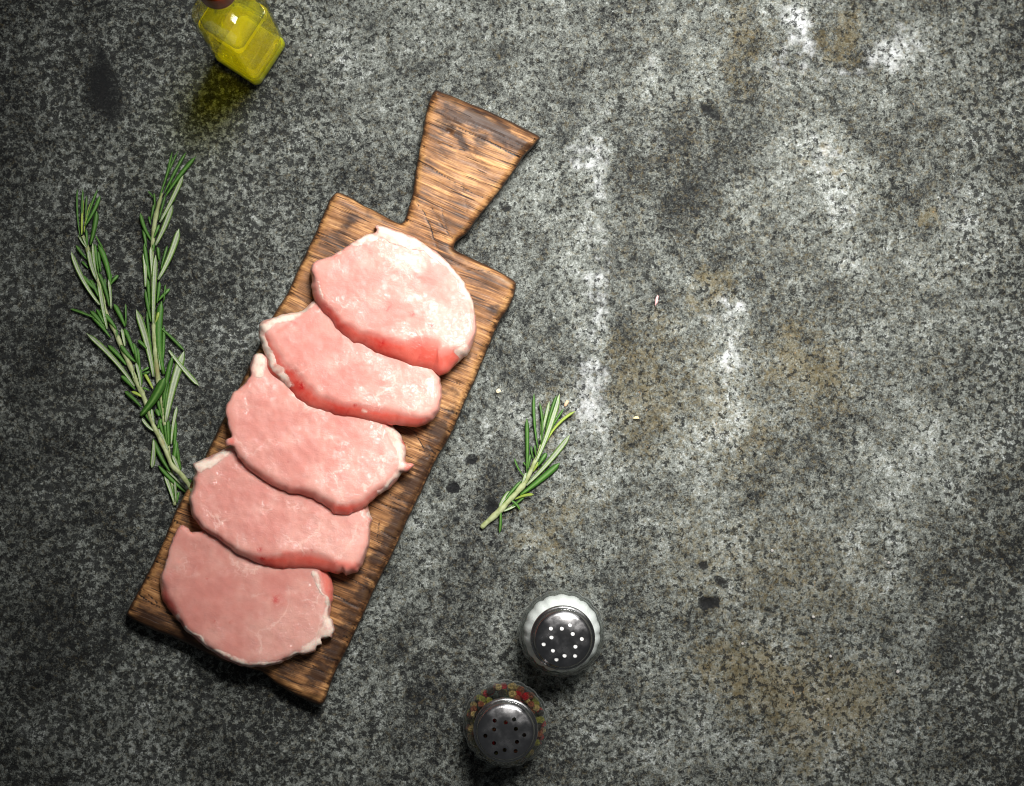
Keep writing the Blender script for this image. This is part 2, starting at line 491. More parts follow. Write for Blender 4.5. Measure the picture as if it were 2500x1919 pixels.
def build_board():
    # outline (x, y, width of the rounded shoulder), clockwise from the top of the handle
    pts = [(1066, 219, 9), (1058, 222, 10), (1051, 232, 9), (1041, 258, 7), (1032, 308, 6), (1021, 370, 6), (1014, 406, 6), (1007, 466, 6), (996, 510, 6), (986, 539, 5), (978, 545, 5), (966, 541, 6),
           (933, 523, 7), (888, 501, 7), (856, 482, 7), (829, 471, 7), (820, 471, 7), (811, 480, 7), (803, 494, 6), (773, 565, 6), (737, 638, 6), (699, 721, 6), (664, 779, 6), (631, 846, 6), (601, 908, 6), (548, 1016, 6), (518, 1078, 6),
           (480, 1152, 6), (430, 1246, 6), (398, 1323, 6), (360, 1400, 6), (331, 1454, 6), (313, 1490, 6), (310, 1500, 6), (318, 1508, 7), (376, 1539, 8), (424, 1559, 9), (472, 1581, 9), (558, 1621, 9), (632, 1640, 9), (652, 1652, 9), (670, 1669, 9), (728, 1700, 9), (770, 1718, 9), (781, 1721, 8), (791, 1714, 7),
           (817, 1646, 8), (852, 1573, 8), (872, 1528, 8), (916, 1441, 9), (948, 1377, 9), (991, 1280, 9), (1033, 1197, 9), (1065, 1123, 9), (1100, 1063, 9), (1133, 990, 9), (1156, 939, 9), (1188, 859, 9), (1220, 789, 9), (1240, 757, 9), (1256, 724, 9), (1262, 700, 8), (1261, 690, 7), (1252, 680, 7), (1224, 664, 6), (1176, 641, 6), (1130, 622, 6),
           (1112, 613, 6), (1107, 604, 6), (1112, 592, 7), (1140, 567, 8), (1176, 519, 9), (1212, 475, 9), (1248, 427, 9), (1277, 385, 10), (1310, 352, 12), (1319, 341, 14), (1318, 333, 17), (1305, 324, 20), (1250, 300, 18), (1180, 268, 13), (1110, 236, 10)]
    R = catmull(pts, 4.0)
    out = R[:, :2]
    # hand-hewn waviness
    arc = np.arange(len(out))
    N = inward(out, 2)
    out = out + N * ((vnoise(arc / 5.0, arc * 0 + 3) - .5) * 1.6 + (vnoise(arc / 30.0, arc * 0 + 8) - .5) * 5.0)[:, None]
    N = inward(out, 3)
    wsh = R[:, 2]
    top = out + N * wsh[:, None]
    prof = [(2.5, 0.0), (0.0, 0.0018), (0.3, 0.006), (0.10, 0.0105, 'f'), (0.42, 0.0140, 'f')]
    rings = []
    for q in prof:
        if len(q) == 3: rings.append((out + N * (wsh * q[0])[:, None], q[1]))
        else: rings.append((out + N * q[0], q[1]))
    P2, tris, mp = fill(top, 4.2, 2.2)
    n = len(out)
    d, _, _ = seg_dist(P2, top, np.roll(top, -1, 0))
    gpx = P2 @ GU; gpy = P2 @ GV
    zt = BT - 0.0012 * np.exp(-d / 5.0)
    zt += (fbm(P2[:, 0] / 70, P2[:, 1] / 70, 3) - .5) * .0008 + (fbm(gpx / 60, gpy / 4.0, 3) - .5) * .0004
    # cracks and knife cuts: (points, half width, depth)
    cutm = np.zeros(len(P2))
    A = lambda pts_: [(950 + x / 3.36, 180 + y / 3.36, r) for x, y, r in pts_]
    B = lambda pts_: [(280 + x / 3.127, 1240 + y / 3.127, r) for x, y, r in pts_]
    D = lambda pts_: [(850 + x / 3.36, 900 + y / 3.36, r) for x, y, r in pts_]
    cuts = [A([(490, 425, .6), (560, 440, 1.0), (700, 510, 1.5), (860, 580, 1.8), (1000, 650, 2.0), (1100, 692, 2.2)]), A([(640, 390, .3), (800, 460, .6), (960, 530, .8), (1110, 608, 1.0)]),
            A([(340, 560, .3), (480, 590, .8), (640, 640, 1.0), (760, 690, .6)]), A([(255, 735, .8), (370, 795, 1.2), (500, 870, .9), (620, 940, .6), (740, 1005, .8), (840, 1030, .5)]), A([(245, 655, .7), (330, 690, .4)]),
            A([(220, 1050, .5), (290, 1150, 1.2), (340, 1270, 1.3), (380, 1400, 1.0), (405, 1470, .6)]), A([(340, 1060, .3), (390, 1180, .7), (470, 1290, .8), (520, 1350, .5)]), A([(430, 1060, .3), (450, 1180, .7), (490, 1320, .6)]), A([(600, 880, .3), (620, 1000, .5), (640, 1140, .3)]), A([(150, 1150, .6), (220, 1190, .5)]),
            A([(480, 1510, .5), (560, 1560, .9), (650, 1600, .7)]), A([(580, 1620, .4), (700, 1610, .7), (830, 1625, .4)]),
            B([(160, 640, 1), (230, 690, 1.6), (300, 735, 1.4), (360, 770, 1)]), B([(220, 620, .6), (290, 690, 1.0), (350, 745, .8)]), B([(230, 520, .8), (330, 560, .8)]), B([(1670, 655, 1.2), (1750, 700, 1.8), (1860, 760, 1.4)]), B([(1650, 930, 1), (1780, 990, 1.6)]), B([(1560, 1110, 1), (1640, 1150, 1.6), (1710, 1165, 1.4)]),
            B([(1500, 1200, 1), (1580, 1250, 1.4), (1660, 1280, 1.4)]), B([(1840, 560, 1.0), (1930, 620, 1.6), (1960, 640, 1)]), B([(1900, 520, .8), (2010, 560, 1)]), B([(930, 880, .4), (960, 850, .4)]), B([(1250, 1300, .4), (1370, 1250, .6)]),
            D([(640, 600, .5), (700, 690, 1.1), (740, 720, .8)]), D([(520, 490, .5), (620, 650, 1.0), (660, 690, .6)]), D([(760, 320, .8), (850, 355, 1.4)]), D([(300, 1010, .8), (400, 1070, 1.2), (510, 1100, .8)]), D([(240, 1090, .6), (330, 1130, 1.2), (470, 1190, 1)]), D([(480, 640, .6), (600, 670, 1.0), (720, 740, .8)]),
            D([(250, 1250, .8), (240, 1400, .9), (300, 1480, .5)]), D([(200, 1300, .6), (330, 1360, 1.1), (420, 1400, .8)]), D([(850, 90, .5), (920, 130, 1.1)])]
    zig = random.Random(4)
    # short checks running in from both long edges along the grain
    for k in range(120):
        i = zig.randrange(n)
        px, py = out[i]
        tn = N[i]
        al = abs(tn @ GU)
        if al < .75: continue
        sgn = 1 if tn @ GU > 0 else -1
        L = zig.uniform(8, 34)
        q0 = np.array([px, py]) + tn * zig.uniform(0, 4)
        cuts.append([(q0[0], q0[1], zig.uniform(.5, 1.3)), (q0[0] + GU[0] * sgn * L + zig.uniform(-2, 2), q0[1] + GU[1] * sgn * L + zig.uniform(-2, 2), .2)])
    for c in cuts:
        cutm = np.maximum(cutm, stroke(P2, c, 2.3, 6) * .95)
    zt -= cutm * .0004
    # hollow by the knot on the handle
    kn = np.hypot(P2[:, 0] - 1097, P2[:, 1] - 321)
    zt -= .0009 * np.exp(-(kn / 8) ** 2)
    charm = np.zeros(len(P2))
    for s, a, f in (([(1085, 258, 14), (1150, 290, 22), (1230, 330, 16), (1285, 362, 14)], 1.0, 22), ([(1075, 300, 16), (1100, 318, 16)], .9, 16), ([(1122, 340, 14), (1130, 358, 10)], 1.1, 14), ([(1097, 321, 5)], 1.2, 6), ([(1170, 340, 18)], .6, 20),
                    ([(1180, 520, 10), (1120, 590, 10)], .35, 14), ([(850, 545, 18), (830, 570, 14)], .8, 20), ([(900, 520, 10)], .6, 14), ([(1205, 760, 14), (1225, 730, 8)], .6, 16), ([(690, 770, 14)], .4, 20),
                    ([(1100, 1000, 14), (1075, 1060, 20), (1040, 1150, 24), (1000, 1220, 26), (960, 1300, 26), (930, 1390, 24)], .85, 22), ([(890, 1440, 20), (860, 1500, 26), (820, 1580, 24), (760, 1660, 30)], .8, 24), ([(880, 1380, 18)], .9, 16), ([(690, 1650, 20), (740, 1620, 26)], .7, 20),
                    ([(350, 1500, 20), (420, 1530, 26), (520, 1580, 20)], .9, 20), ([(460, 1260, 12), (440, 1320, 12)], .4, 16), ([(940, 1180, 18)], .8, 16), ([(1130, 900, 10), (1150, 860, 8)], .5, 12), ([(560, 1100, 16)], .3, 20)):
        charm = np.maximum(charm, a * stroke(P2, s, f, 30))
    verts = []; edgeA = []; charA = []; cutA = []; gp = []
    for (pp, z), ed in zip(rings, (-6, -5, -3, 0, 3)):
        for a in pp:
            v = W(a[0], a[1], z); verts.append(v); edgeA.append(ed); charA.append(.25); cutA.append(0)
            gp.append((a @ GU * S, a @ GV * S, z))
    base = len(verts)
    for k, a in enumerate(P2):
        verts.append(W(a[0], a[1], zt[k]))
        edgeA.append(d[k] + 5); charA.append(charm[k]); cutA.append(cutm[k]); gp.append((a @ GU * S, a @ GV * S, zt[k]))
    faces = []
    allr = [[k * n + i for i in range(n)] for k in range(len(rings))] + [[base + mp[i] for i in range(n)]]
    ccw = np.sum(out[:, 0] * np.roll(out[:, 1], -1) - np.roll(out[:, 0], -1) * out[:, 1]) < 0   # ccw seen from above in world
    for a, b in zip(allr[:-1], allr[1:]):
        for i in range(n):
            j = (i + 1) % n
            f = (a[i], a[j], b[j], b[i])
            faces.append(f if ccw else f[::-1])
    for t in tris:
        q = [base + i for i in t]
        A_, B_, C_ = (verts[i] for i in q)
        faces.append(tuple(q) if (B_ - A_).cross(C_ - A_).z > 0 else tuple(q[::-1]))
    bot = list(range(n))
    faces.append(tuple(bot[::-1]) if ccw else tuple(bot))
    # smooth normals of the whole plank, then split into the two parts a hand would name
    me = bpy.data.meshes.new("plank"); me.from_pydata([tuple(v) for v in verts], [], faces); me.update()
    nr = np.zeros(len(verts) * 3); me.vertices.foreach_get("normal", nr); nr = nr.reshape(-1, 3)
    bpy.data.meshes.remove(me)
    mat = wood_material()
    root = empty("cutting_board", W(790, 1090, 0))
    tag(root, "charred wooden cutting board with flared handle carrying the five raw steaks", "cutting board")
    V = np.array([tuple(v) for v in verts]); gpA = np.array(gp)
    ctr = lambda f: gpA[list(f), 1].mean() / S
    neck = np.array([1045, 578.0]) @ GV
    for nm, sel in (("board_body", [f for f in faces if len(f) > 9 or ctr(f) >= neck]), ("handle", [f for f in faces if len(f) <= 9 and ctr(f) < neck])):
        used = np.unique(np.concatenate([np.array(f) for f in sel]))
        re = {int(u): i for i, u in enumerate(used)}
        o = mesh_obj(nm, V[used] - np.array(root.location), [tuple(re[i] for i in f) for f in sel], mat, root)
        set_attr(o.data, "gp", gpA[used]); set_attr(o.data, "edge", np.array(edgeA)[used]); set_attr(o.data, "char", np.array(charA)[used]); set_attr(o.data, "cut", np.array(cutA)[used])
        o.data.normals_split_custom_set_from_vertices([tuple(q) for q in nr[used]])


build_board()


# ------------------------------------------------------------------ pork steaks
def meat_material():
    t = NT("raw_pork")
    p = t.pos()
    mk = t.n('ShaderNodeAttribute', attribute_name='mask')
    sep = t.n('ShaderNodeSeparateColor'); t.put(sep.inputs[0], mk.outputs['Color'])
    fat, red, blood = sep.outputs
    big = t.noise(p, 38, 4, .6)
    mid = t.noise(p, 190, 4, .62)
    col = t.mix(t.ramp(big, .36, .66), lin(208, 137, 126), lin(222, 164, 151))
    col = t.mix(t.math('MULTIPLY', t.ramp(mid, .45, .8), .16), col, lin(230, 178, 166))
    # fine marbling
    pw = t.vadd(p, t.noise(p, 70, 4, .6, color=True), 0.022)
    ve = t.voro(pw, 34, 'DISTANCE_TO_EDGE')
    vein = t.math('MULTIPLY', t.ramp(ve, .035, .0), t.ramp(t.noise(p, 50, 3), .46, .64))
    col = t.mix(t.math('MULTIPLY', vein, .32), col, lin(250, 222, 208))
    # cut flank, redder
    col = t.mix(t.math('MULTIPLY', red, t.ramp(mid, .22, .6, .8, 1.0)), col, t.mix(t.ramp(big, .35, .65), lin(206, 64, 52), lin(224, 106, 90)))
    bl = t.math('MULTIPLY', blood, t.ramp(t.noise(p, 520, 4, .7), .36, .58))
    col = t.mix(bl, col, lin(188, 16, 26))
    ft = t.ramp(t.math('ADD', fat, t.math('MULTIPLY', t.math('SUBTRACT', mid, .5), .9)), .18, .80)
    fatc = t.mix(t.ramp(t.noise(p, 260, 4, .65), .42, .72), lin(236, 212, 196), lin(226, 176, 162))
    col = t.mix(ft, col, fatc)
    # wet fibre relief: short fibres that glint, over slower dimples
    pf = t.vadd(p, t.noise(p, 120, 3, .6, color=True), 0.010)
    f1 = t.noise(t.vscale(pf, (430, 860, 600)), 1, 2, .5)
    f2 = t.noise(p, 300, 2, .5)
    h = t.math('ADD', t.math('MULTIPLY', f1, .75), t.math('MULTIPLY', f2, .45))
    wetm = t.ramp(t.noise(p, 48, 4, .6), .44, .62)
    wet = t.bump(h, t.math('ADD', .5, t.math('MULTIPLY', wetm, .5)), .00085)
    soft = t.bump(h, .5, .00018)
    return t.set(color=col, rough=.5, spec=.15, normal=soft, sss=.35, radius=(1.0, .35, .25), sscale=.004,
                 coat=t.math('MULTIPLY', t.math('ADD', .08, t.math('MULTIPLY', wetm, .72)), t.ramp(ft, 0, 1, 1.0, .4)), coatr=.09, coatn=wet)


MEAT = meat_material()
S_ORG = np.array([1051.0, 220.0])


def build_steak(label, pts, fats, reds, bloods, s0, tilt, h, notches=()):
    """pts: silhouette (x, y, visible flank width), px"""
    R = catmull(pts, 4.0)
    out = R[:, :2]; w = np.maximum(R[:, 2], 3.0)
    arc = np.arange(len(out)) + s0
    N = inward(out, 3)
    out = out + N * ((vnoise(arc / 3.0, arc * 0 + 5) - .5) * 3.4 + (vnoise(arc / 11.0, arc * 0 + 2) - .5) * 3.0)[:, None]
    N = inward(out, 9)
    for _ in range(6): N = (np.roll(N, 1, 0) + N * 2 + np.roll(N, -1, 0)) / 4
    N /= np.linalg.norm(N, axis=1)[:, None]
    w = w * (1 + (vnoise(arc / 9.0, arc * 0 + 12) - .5) * .30)
    for _ in range(4): w = (np.roll(w, 1) + w * 2 + np.roll(w, -1)) / 4
    top = out + N * w[:, None]
    # drop top points that folded back over each other
    for _ in range(3): top = (np.roll(top, 1, 0) + top * 2 + np.roll(top, -1, 0)) / 4
    sax = lambda P: (P - S_ORG) @ GV
    def zbot(P): return BT + .0004 + tilt * np.maximum(sax(P) - s0, 0) * S
    n = len(out)
    P2, tris, mp = fill(top, 5.0, 2.5)
    d, _, _ = seg_dist(P2, top, np.roll(top, -1, 0))
    zt = zbot(P2) + h - .0010 * np.exp(-d / 5.0) + (fbm(P2[:, 0] / 90 + s0, P2[:, 1] / 90, 3) - .5) * .0015 + (fbm(P2[:, 0] / 16 + s0, P2[:, 1] / 16, 3) - .5) * .00042 * np.clip(d / 10, 0, 1)
    prof = [(-.10, .02), (0.0, .14), (.08, .38), (.32, .62), (.68, .80)]
    verts2 = []; zz = []; wallf = []
    for f, zf in prof:
        q = out + N * (w * max(f, 0))[:, None] if f >= 0 else out + N * 5.0
        lump = (vnoise(arc / 4.0 + f * 9, arc * 0 + f * 20) - .5) * np.minimum(w, 40) * .10 if f > 0 else 0
        q = q + N * (np.zeros(n) + lump)[:, None]
        verts2.append(q); zz.append(zbot(q) + h * zf); wallf.append(sstep(8, 26, w) * (1.0 if f < .75 else .8))
    nb = len(prof) * n
    allP = np.vstack(verts2 + [P2]); allz = np.concatenate(zz + [zt])
    red = np.concatenate(wallf + [np.zeros(len(P2))])
    # top rim keeps a little of the flank colour
    rimw = np.zeros(len(P2)); rimw[[mp[i] for i in range(n)]] = sstep(10, 30, w) * .35
    red[nb:] = rimw
    for s, a, f in reds: red = np.maximum(red, a * stroke(allP, s, f, 14))
    blood = np.zeros(len(allP))
    for s, a, f in bloods: blood = np.maximum(blood, a * stroke(allP, s, f, 10))
    fat = np.zeros(len(allP))
    for s, f in fats: fat = np.maximum(fat, stroke(allP, [(a, b, c * .82) for a, b, c in s], f * 1.9, 34))
    verts = [W(a[0], a[1], z) for a, z in zip(allP, allz)]
    ccw = np.sum(out[:, 0] * np.roll(out[:, 1], -1) - np.roll(out[:, 0], -1) * out[:, 1]) < 0
    rings = [[k * n + i for i in range(n)] for k in range(len(prof))] + [[nb + mp[i] for i in range(n)]]
    faces = []
    for a, b in zip(rings[:-1], rings[1:]):
        for i in range(n):
            j = (i + 1) % n
            f = (a[i], a[j], b[j], b[i])
            faces.append(f if ccw else f[::-1])
    for t in tris:
        q = [nb + i for i in t]
        A_, B_, C_ = (verts[i] for i in q)
        faces.append(tuple(q) if (B_ - A_).cross(C_ - A_).z > 0 else tuple(q[::-1]))
    bot = list(range(n)); faces.append(tuple(bot[::-1]) if ccw else tuple(bot))
    loc = np.array(verts).mean(0); loc[2] = min(allz)
    V = np.array([tuple(v) for v in verts])
    o = mesh_obj("pork_steak", V - loc, faces, MEAT)
    o.location = loc
    mask = np.stack([fat * .9, red, blood, np.ones_like(red)], 1)
    set_attr(o.data, "mask", mask)
    tag(o, label, "raw steak", "raw pork steaks shingled along the board")
    # the fat: closed slab that swells out of the meat where the fat rim runs
    nr = np.zeros(len(verts) * 3); o.data.vertices.foreach_get("normal", nr); nr = nr.reshape(-1, 3)
    sel = [f for f in faces if len(f) < 9 and np.mean(fat[list(f)]) > .22]
    if sel:
        # keep connected pieces apart: each strip of fat is its own part
        par = {}
        def find(a):
            while par.setdefault(a, a) != a: par[a] = par[par[a]]; a = par[a]
            return a
        for f in sel:
            for v in f[1:]: par[find(v)] = find(f[0])
        groups = {}
        for f in sel: groups.setdefault(find(f[0]), []).append(f)
        for fs in groups.values():
            if len(fs) < 25: continue
            used = np.unique(np.concatenate([np.array(f) for f in fs]))
            re = {int(u): i for i, u in enumerate(used)}; m = len(used)
            offs = (fat[used] - .42) * .0005
            offs = np.where(offs > 0, offs * (1 + .8 * (vnoise(allP[used, 0] / 6, allP[used, 1] / 6) - .5)), offs)
            up = V[used] + nr[used] * offs[:, None]; dn = V[used] - nr[used] * .0018
            ff = [tuple(re[i] for i in f) for f in fs]
            cnt = {}
            for f in ff:
                for a, b in zip(f, f[1:] + f[:1]): cnt[(a, b)] = 1
            side = [(b, a, a + m, b + m) for (a, b) in cnt if (b, a) not in cnt]
            fo = mesh_obj("fat", np.vstack([up, dn]) - loc, ff + [tuple(i + m for i in f[::-1]) for f in ff] + side, MEAT, o)
            mk = np.stack([np.tile(fat[used] * .9, 2), np.zeros(2 * m), np.tile(blood[used] * .5, 2), np.ones(2 * m)], 1)
            set_attr(fo.data, "mask", mk)
    return o


z3 = lambda l: [(600 + x / 3.127, 440 + y / 3.127, r / 3.127) for x, y, r in l]
z4 = lambda l: [(500 + x / 3.36, 840 + y / 3.36, r / 3.36) for x, y, r in l]
z5 = lambda l: [(280 + x / 3.127, 1240 + y / 3.127, r / 3.127) for x, y, r in l]
sv = lambda p: float((np.array(p) - S_ORG) @ GV)

HM = 0.011
TL = 0.16
# fifth steak lies flat at the foot of the board
build_steak("raw pork steak flat at the board foot with ragged white fat on its right corner",
    z5([(445, 222, 10), (432, 262, 12), (402, 330, 10), (394, 392, 8), (372, 470, 8), (350, 520, 14), (340, 562, 32), (345, 622, 48), (368, 700, 56), (405, 765, 60), (440, 815, 52), (490, 872, 32), (530, 922, 24), (590, 972, 22), (660, 1032, 22), (740, 1092, 22), (820, 1142, 22), (900, 1186, 22), (980, 1210, 22), (1080, 1218, 22), (1170, 1212, 22), (1260, 1186, 22), (1340, 1142, 20), (1400, 1114, 14), (1440, 1118, 10), (1530, 1098, 12), (1541, 1050, 10), (1580, 1042, 10), (1572, 1002, 10), (1640, 984, 14), (1660, 996, 12), (1673, 922, 16), (1664, 858, 26), (1638, 838, 20), (1652, 770, 40), (1668, 690, 50), (1668, 600, 60), (1650, 530, 60), (1620, 480, 40), (1500, 380, 12), (1200, 270, 10), (900, 190, 10), (700, 168, 10), (630, 180, 8), (585, 178, 8), (560, 158, 8), (505, 138, 8)]),
    [(z5([(530, 925, 10), (590, 968, 14), (740, 1080, 16), (900, 1172, 18), (1080, 1200, 20), (1260, 1170, 20), (1400, 1100, 22), (1480, 1070, 30)]), 4), (z5([(1450, 1075, 40), (1560, 1000, 42), (1630, 930, 52), (1630, 870, 34)]), 5), (z5([(1530, 490, 14), (1560, 570, 16), (1612, 660, 14), (1612, 760, 12), (1600, 850, 20)]), 3.5), (z5([(455, 805, 16), (475, 840, 10)]), 3)],
    [(z5([(1600, 500, 40), (1640, 600, 40), (1650, 700, 20)]), .75, 6)],
    [(z5([(1230, 700, 22)]), .9, 9), (z5([(1260, 712, 40)]), .3, 18), (z5([(705, 552, 5)]), .9, 3), (z5([(770, 830, 3), (758, 880, 3)]), .6, 2.5), (z5([(892, 865, 3), (875, 885, 3)]), .7, 2.5), (z5([(495, 470, 5)]), .6, 3)],
    sv((470, 1290)), .02, HM)
build_steak("raw pork steak resting on the lowest flat steak, pointed white fat at its left tip",
    [(473, 1132, 5), (475, 1145, 6), (474, 1160, 8), (468, 1190, 8), (461, 1212, 8), (463, 1232, 8), (470, 1260, 8), (485, 1280, 9), (504, 1299, 9), (533, 1315, 9), (552, 1333, 10), (568, 1345, 12), (600, 1361, 15), (625, 1374, 22), (654, 1383, 28), (683, 1388, 33), (728, 1387, 36), (760, 1390, 36), (792, 1395, 30), (804, 1398, 26), (817, 1402, 20), (836, 1398, 16), (845, 1406, 12), (872, 1395, 14), (884, 1381, 12), (888, 1368, 9), (897, 1346, 7), (904, 1320, 6), (906, 1298, 6), (907, 1280, 6), (910, 1268, 6), (903, 1256, 8), (901, 1240, 12), (885, 1205, 10), (800, 1130, 7), (700, 1085, 7), (620, 1062, 7), (580, 1074, 7), (560, 1090, 7), (525, 1108, 7), (497, 1122, 6)],
    [([(486, 1140, 14), (505, 1130, 15), (525, 1118, 14), (545, 1105, 13), (575, 1090, 12)], 5), ([(474, 1150, 5), (475, 1175, 4)], 3), ([(902, 1250, 8), (907, 1272, 5)], 3)],
    [([(700, 1358, 10), (760, 1360, 8), (820, 1380, 10), (875, 1386, 8)], .7, 8)],
    [([(635, 1344, 5)], 1.0, 4), ([(641, 1366, 5)], .9, 4), ([(530, 1310, 3), (545, 1322, 3)], .8, 3), ([(815, 1375, 4)], .4, 4), ([(760, 1345, 4)], .4, 4)],
    sv((560, 1080)), TL, HM)
build_steak("middle raw pork steak of the five with striped white fat on its right end",
    z4([(388, 128, 20), (372, 190, 18), (366, 268, 10), (300, 342, 10), (232, 400, 10), (190, 462, 10), (166, 530, 10), (170, 592, 10), (190, 660, 10), (214, 738, 10), (222, 766, 8), (190, 780, 8), (172, 796, 8), (176, 828, 8), (206, 826, 10), (236, 838, 16), (258, 900, 22), (300, 962, 26), (345, 1012, 34), (400, 1062, 46), (480, 1122, 54), (550, 1162, 52), (620, 1192, 48), (700, 1226, 52), (800, 1242, 56), (880, 1266, 56), (960, 1312, 58), (1020, 1352, 66), (1060, 1386, 80), (1130, 1406, 92), (1200, 1400, 92), (1300, 1352, 72), (1360, 1302, 62), (1440, 1232, 60), (1520, 1182, 60), (1590, 1112, 52), (1618, 1052, 40), (1650, 1048, 12), (1690, 1022, 10), (1718, 990, 8), (1690, 974, 8), (1654, 962, 20), (1656, 850, 70), (1640, 800, 90), (1600, 742, 90), (1550, 690, 70), (1500, 640, 40), (1400, 520, 16), (1200, 400, 14), (900, 280, 14), (700, 170, 14), (590, 110, 14), (505, 96, 12), (468, 78, 14), (420, 82, 16)]),
    [(z4([(440, 120, 50), (430, 190, 56), (440, 230, 40)]), 5), (z4([(1520, 670, 30), (1590, 760, 56), (1610, 850, 52), (1618, 930, 42), (1600, 1020, 26), (1590, 1080, 26), (1520, 1160, 24), (1440, 1222, 22)]), 6)],
    [(z4([(1660, 1010, 30), (1700, 995, 16)]), .5, 4), (z4([(210, 800, 26)]), .55, 4), (z4([(400, 1040, 14), (480, 1090, 14)]), .5, 5)],
    [(z4([(690, 968, 4)]), .5, 3), (z4([(410, 990, 6)]), .5, 3), (z4([(1600, 1005, 8)]), .5, 3)],
    sv((640, 860)), TL, HM)
build_steak("raw pork steak second from the handle, thick white fat on its upper left corner",
    [(640, 783, 8), (633, 800, 14), (632, 818, 18), (641, 843, 26), (648, 873, 32), (655, 908, 38), (676, 926, 44), (695, 941, 46), (714, 965, 46), (738, 986, 42), (768, 998, 38), (798, 1007, 36), (827, 1016, 34), (857, 1020, 34), (887, 1027, 36), (917, 1032, 36), (946, 1035, 36), (976, 1039, 34), (1000, 1043, 32), (1021, 1044, 28), (1051, 1030, 20), (1062, 1019, 14), (1074, 1001, 8), (1078, 974, 5), (1077, 944, 5), (1074, 923, 5), (1066, 905, 6), (1040, 850, 6), (980, 790, 6), (900, 735, 6), (840, 710, 6), (795, 715, 6), (766, 736, 6), (754, 746, 6), (737, 760, 6), (696, 768, 6), (661, 778, 6)],
    [([(650, 795, 16), (690, 782, 16), (730, 764, 13), (768, 742, 10)], 4), ([(642, 815, 12), (650, 850, 14), (664, 888, 14), (682, 922, 10), (700, 945, 6)], 5), ([(905, 996, 3), (880, 992, 2.5), (935, 1000, 2)], 2), ([(708, 940, 3)], 2)],
    [([(678, 815, 3), (700, 799, 3), (722, 786, 3)], .55, 4), ([(735, 960, 14), (800, 990, 10), (900, 1008, 14), (960, 1015, 14), (1010, 1028, 10)], .55, 10)],
    [([(728, 928, 5), (738, 944, 6)], 1.1, 4), ([(866, 989, 4)], 1.1, 3.5), ([(850, 1010, 3)], .8, 3), ([(820, 1005, 3)], .4, 4)],
    sv((790, 715)), TL, HM)
build_steak("large raw pork steak nearest the handle, on top of the overlapping row",
    z3([(1000, 343, 8), (1100, 362, 10), (1200, 398, 12), (1300, 448, 12), (1400, 512, 12), (1480, 568, 12), (1560, 645, 12), (1640, 735, 12), (1700, 850, 12), (1740, 960, 12), (1755, 1030, 12), (1768, 1110, 14), (1760, 1190, 20), (1738, 1260, 40), (1700, 1315, 60), (1640, 1370, 100), (1580, 1432, 150), (1530, 1478, 190), (1480, 1487, 215), (1430, 1455, 215), (1340, 1435, 212), (1250, 1420, 200), (1150, 1368, 165), (1050, 1350, 145), (960, 1312, 128), (880, 1262, 112), (800, 1232, 102), (740, 1182, 92), (690, 1132, 86), (640, 1062, 72), (590, 1012, 62), (560, 970, 54), (520, 900, 50), (498, 830, 46), (500, 780, 38), (495, 700, 22), (500, 650, 10), (520, 625, 8), (600, 600, 8), (680, 560, 8), (760, 515, 8), (820, 475, 8), (890, 428, 8), (925, 412, 8), (985, 395, 8), (1002, 372, 6), (984, 348, 6)]),
    [(z3([(1010, 355, 26), (1040, 400, 60), (1130, 425, 60), (1250, 465, 46), (1400, 548, 30), (1520, 632, 24), (1640, 765, 17), (1710, 890, 12), (1745, 1010, 9)]), 4.5), (z3([(1000, 455, 26), (920, 440, 22), (860, 452, 18), (780, 505, 9), (690, 555, 8)]), 3.5), (z3([(1605, 1310, 26), (1680, 1292, 26), (1660, 1350, 30), (1600, 1410, 24)]), 5), (z3([(565, 790, 10), (575, 850, 10), (600, 900, 8)]), 3)],
    [(z3([(950, 420, 18), (890, 440, 8)]), .4, 5), (z3([(1300, 1240, 60), (1500, 1330, 80)]), .3, 16)],
    [(z3([(1280, 1025, 14)]), .75, 7), (z3([(1425, 1120, 16)]), .95, 6), (z3([(1035, 1262, 20)]), 1.0, 5), (z3([(918, 1215, 14)]), 1.0, 4), (z3([(610, 950, 22), (640, 1010, 16)]), .5, 8), (z3([(1600, 1190, 10)]), .4, 5), (z3([(1110, 960, 3), (1075, 1015, 3)]), .55, 2.5), (z3([(1320, 1360, 8)]), .7, 3)],
    sv((900, 560)), TL, HM + .001)


# ------------------------------------------------------------------ rosemary
def leaf_material():
    t = NT("rosemary_leaf")
    c = t.n('ShaderNodeAttribute', attribute_name='tint')
    p = t.pos()
    n1 = t.noise(p, 900, 3, .6)
    col = t.mix(t.ramp(n1, .3, .75, 0, .45), c.outputs['Color'], t.mix(1.0, c.outputs['Color'], (1.7, 1.6, 1.2, 1), 'MULTIPLY'))
    return t.set(color=col, rough=.5, spec=.3, normal=t.bump(t.noise(p, 1400, 2), .5, .00012), sss=.08, radius=(.3, .6, .1), sscale=.002)


def stem_material():
    t = NT("rosemary_stem")
    p = t.pos()
    col = t.mix(t.ramp(t.noise(p, 240, 3), .35, .7), lin(176, 184, 138), lin(140, 150, 96))
    col = t.mix(t.ramp(t.noise(p, 90, 3), .55, .75, 0, .6), col, lin(150, 118, 80))
    return t.set(color=col, rough=.55, spec=.3, normal=t.bump(t.noise(p, 700, 3), .5, .00015))


LEAF = leaf_material(); STEM = stem_material()
lr = random.Random(3)


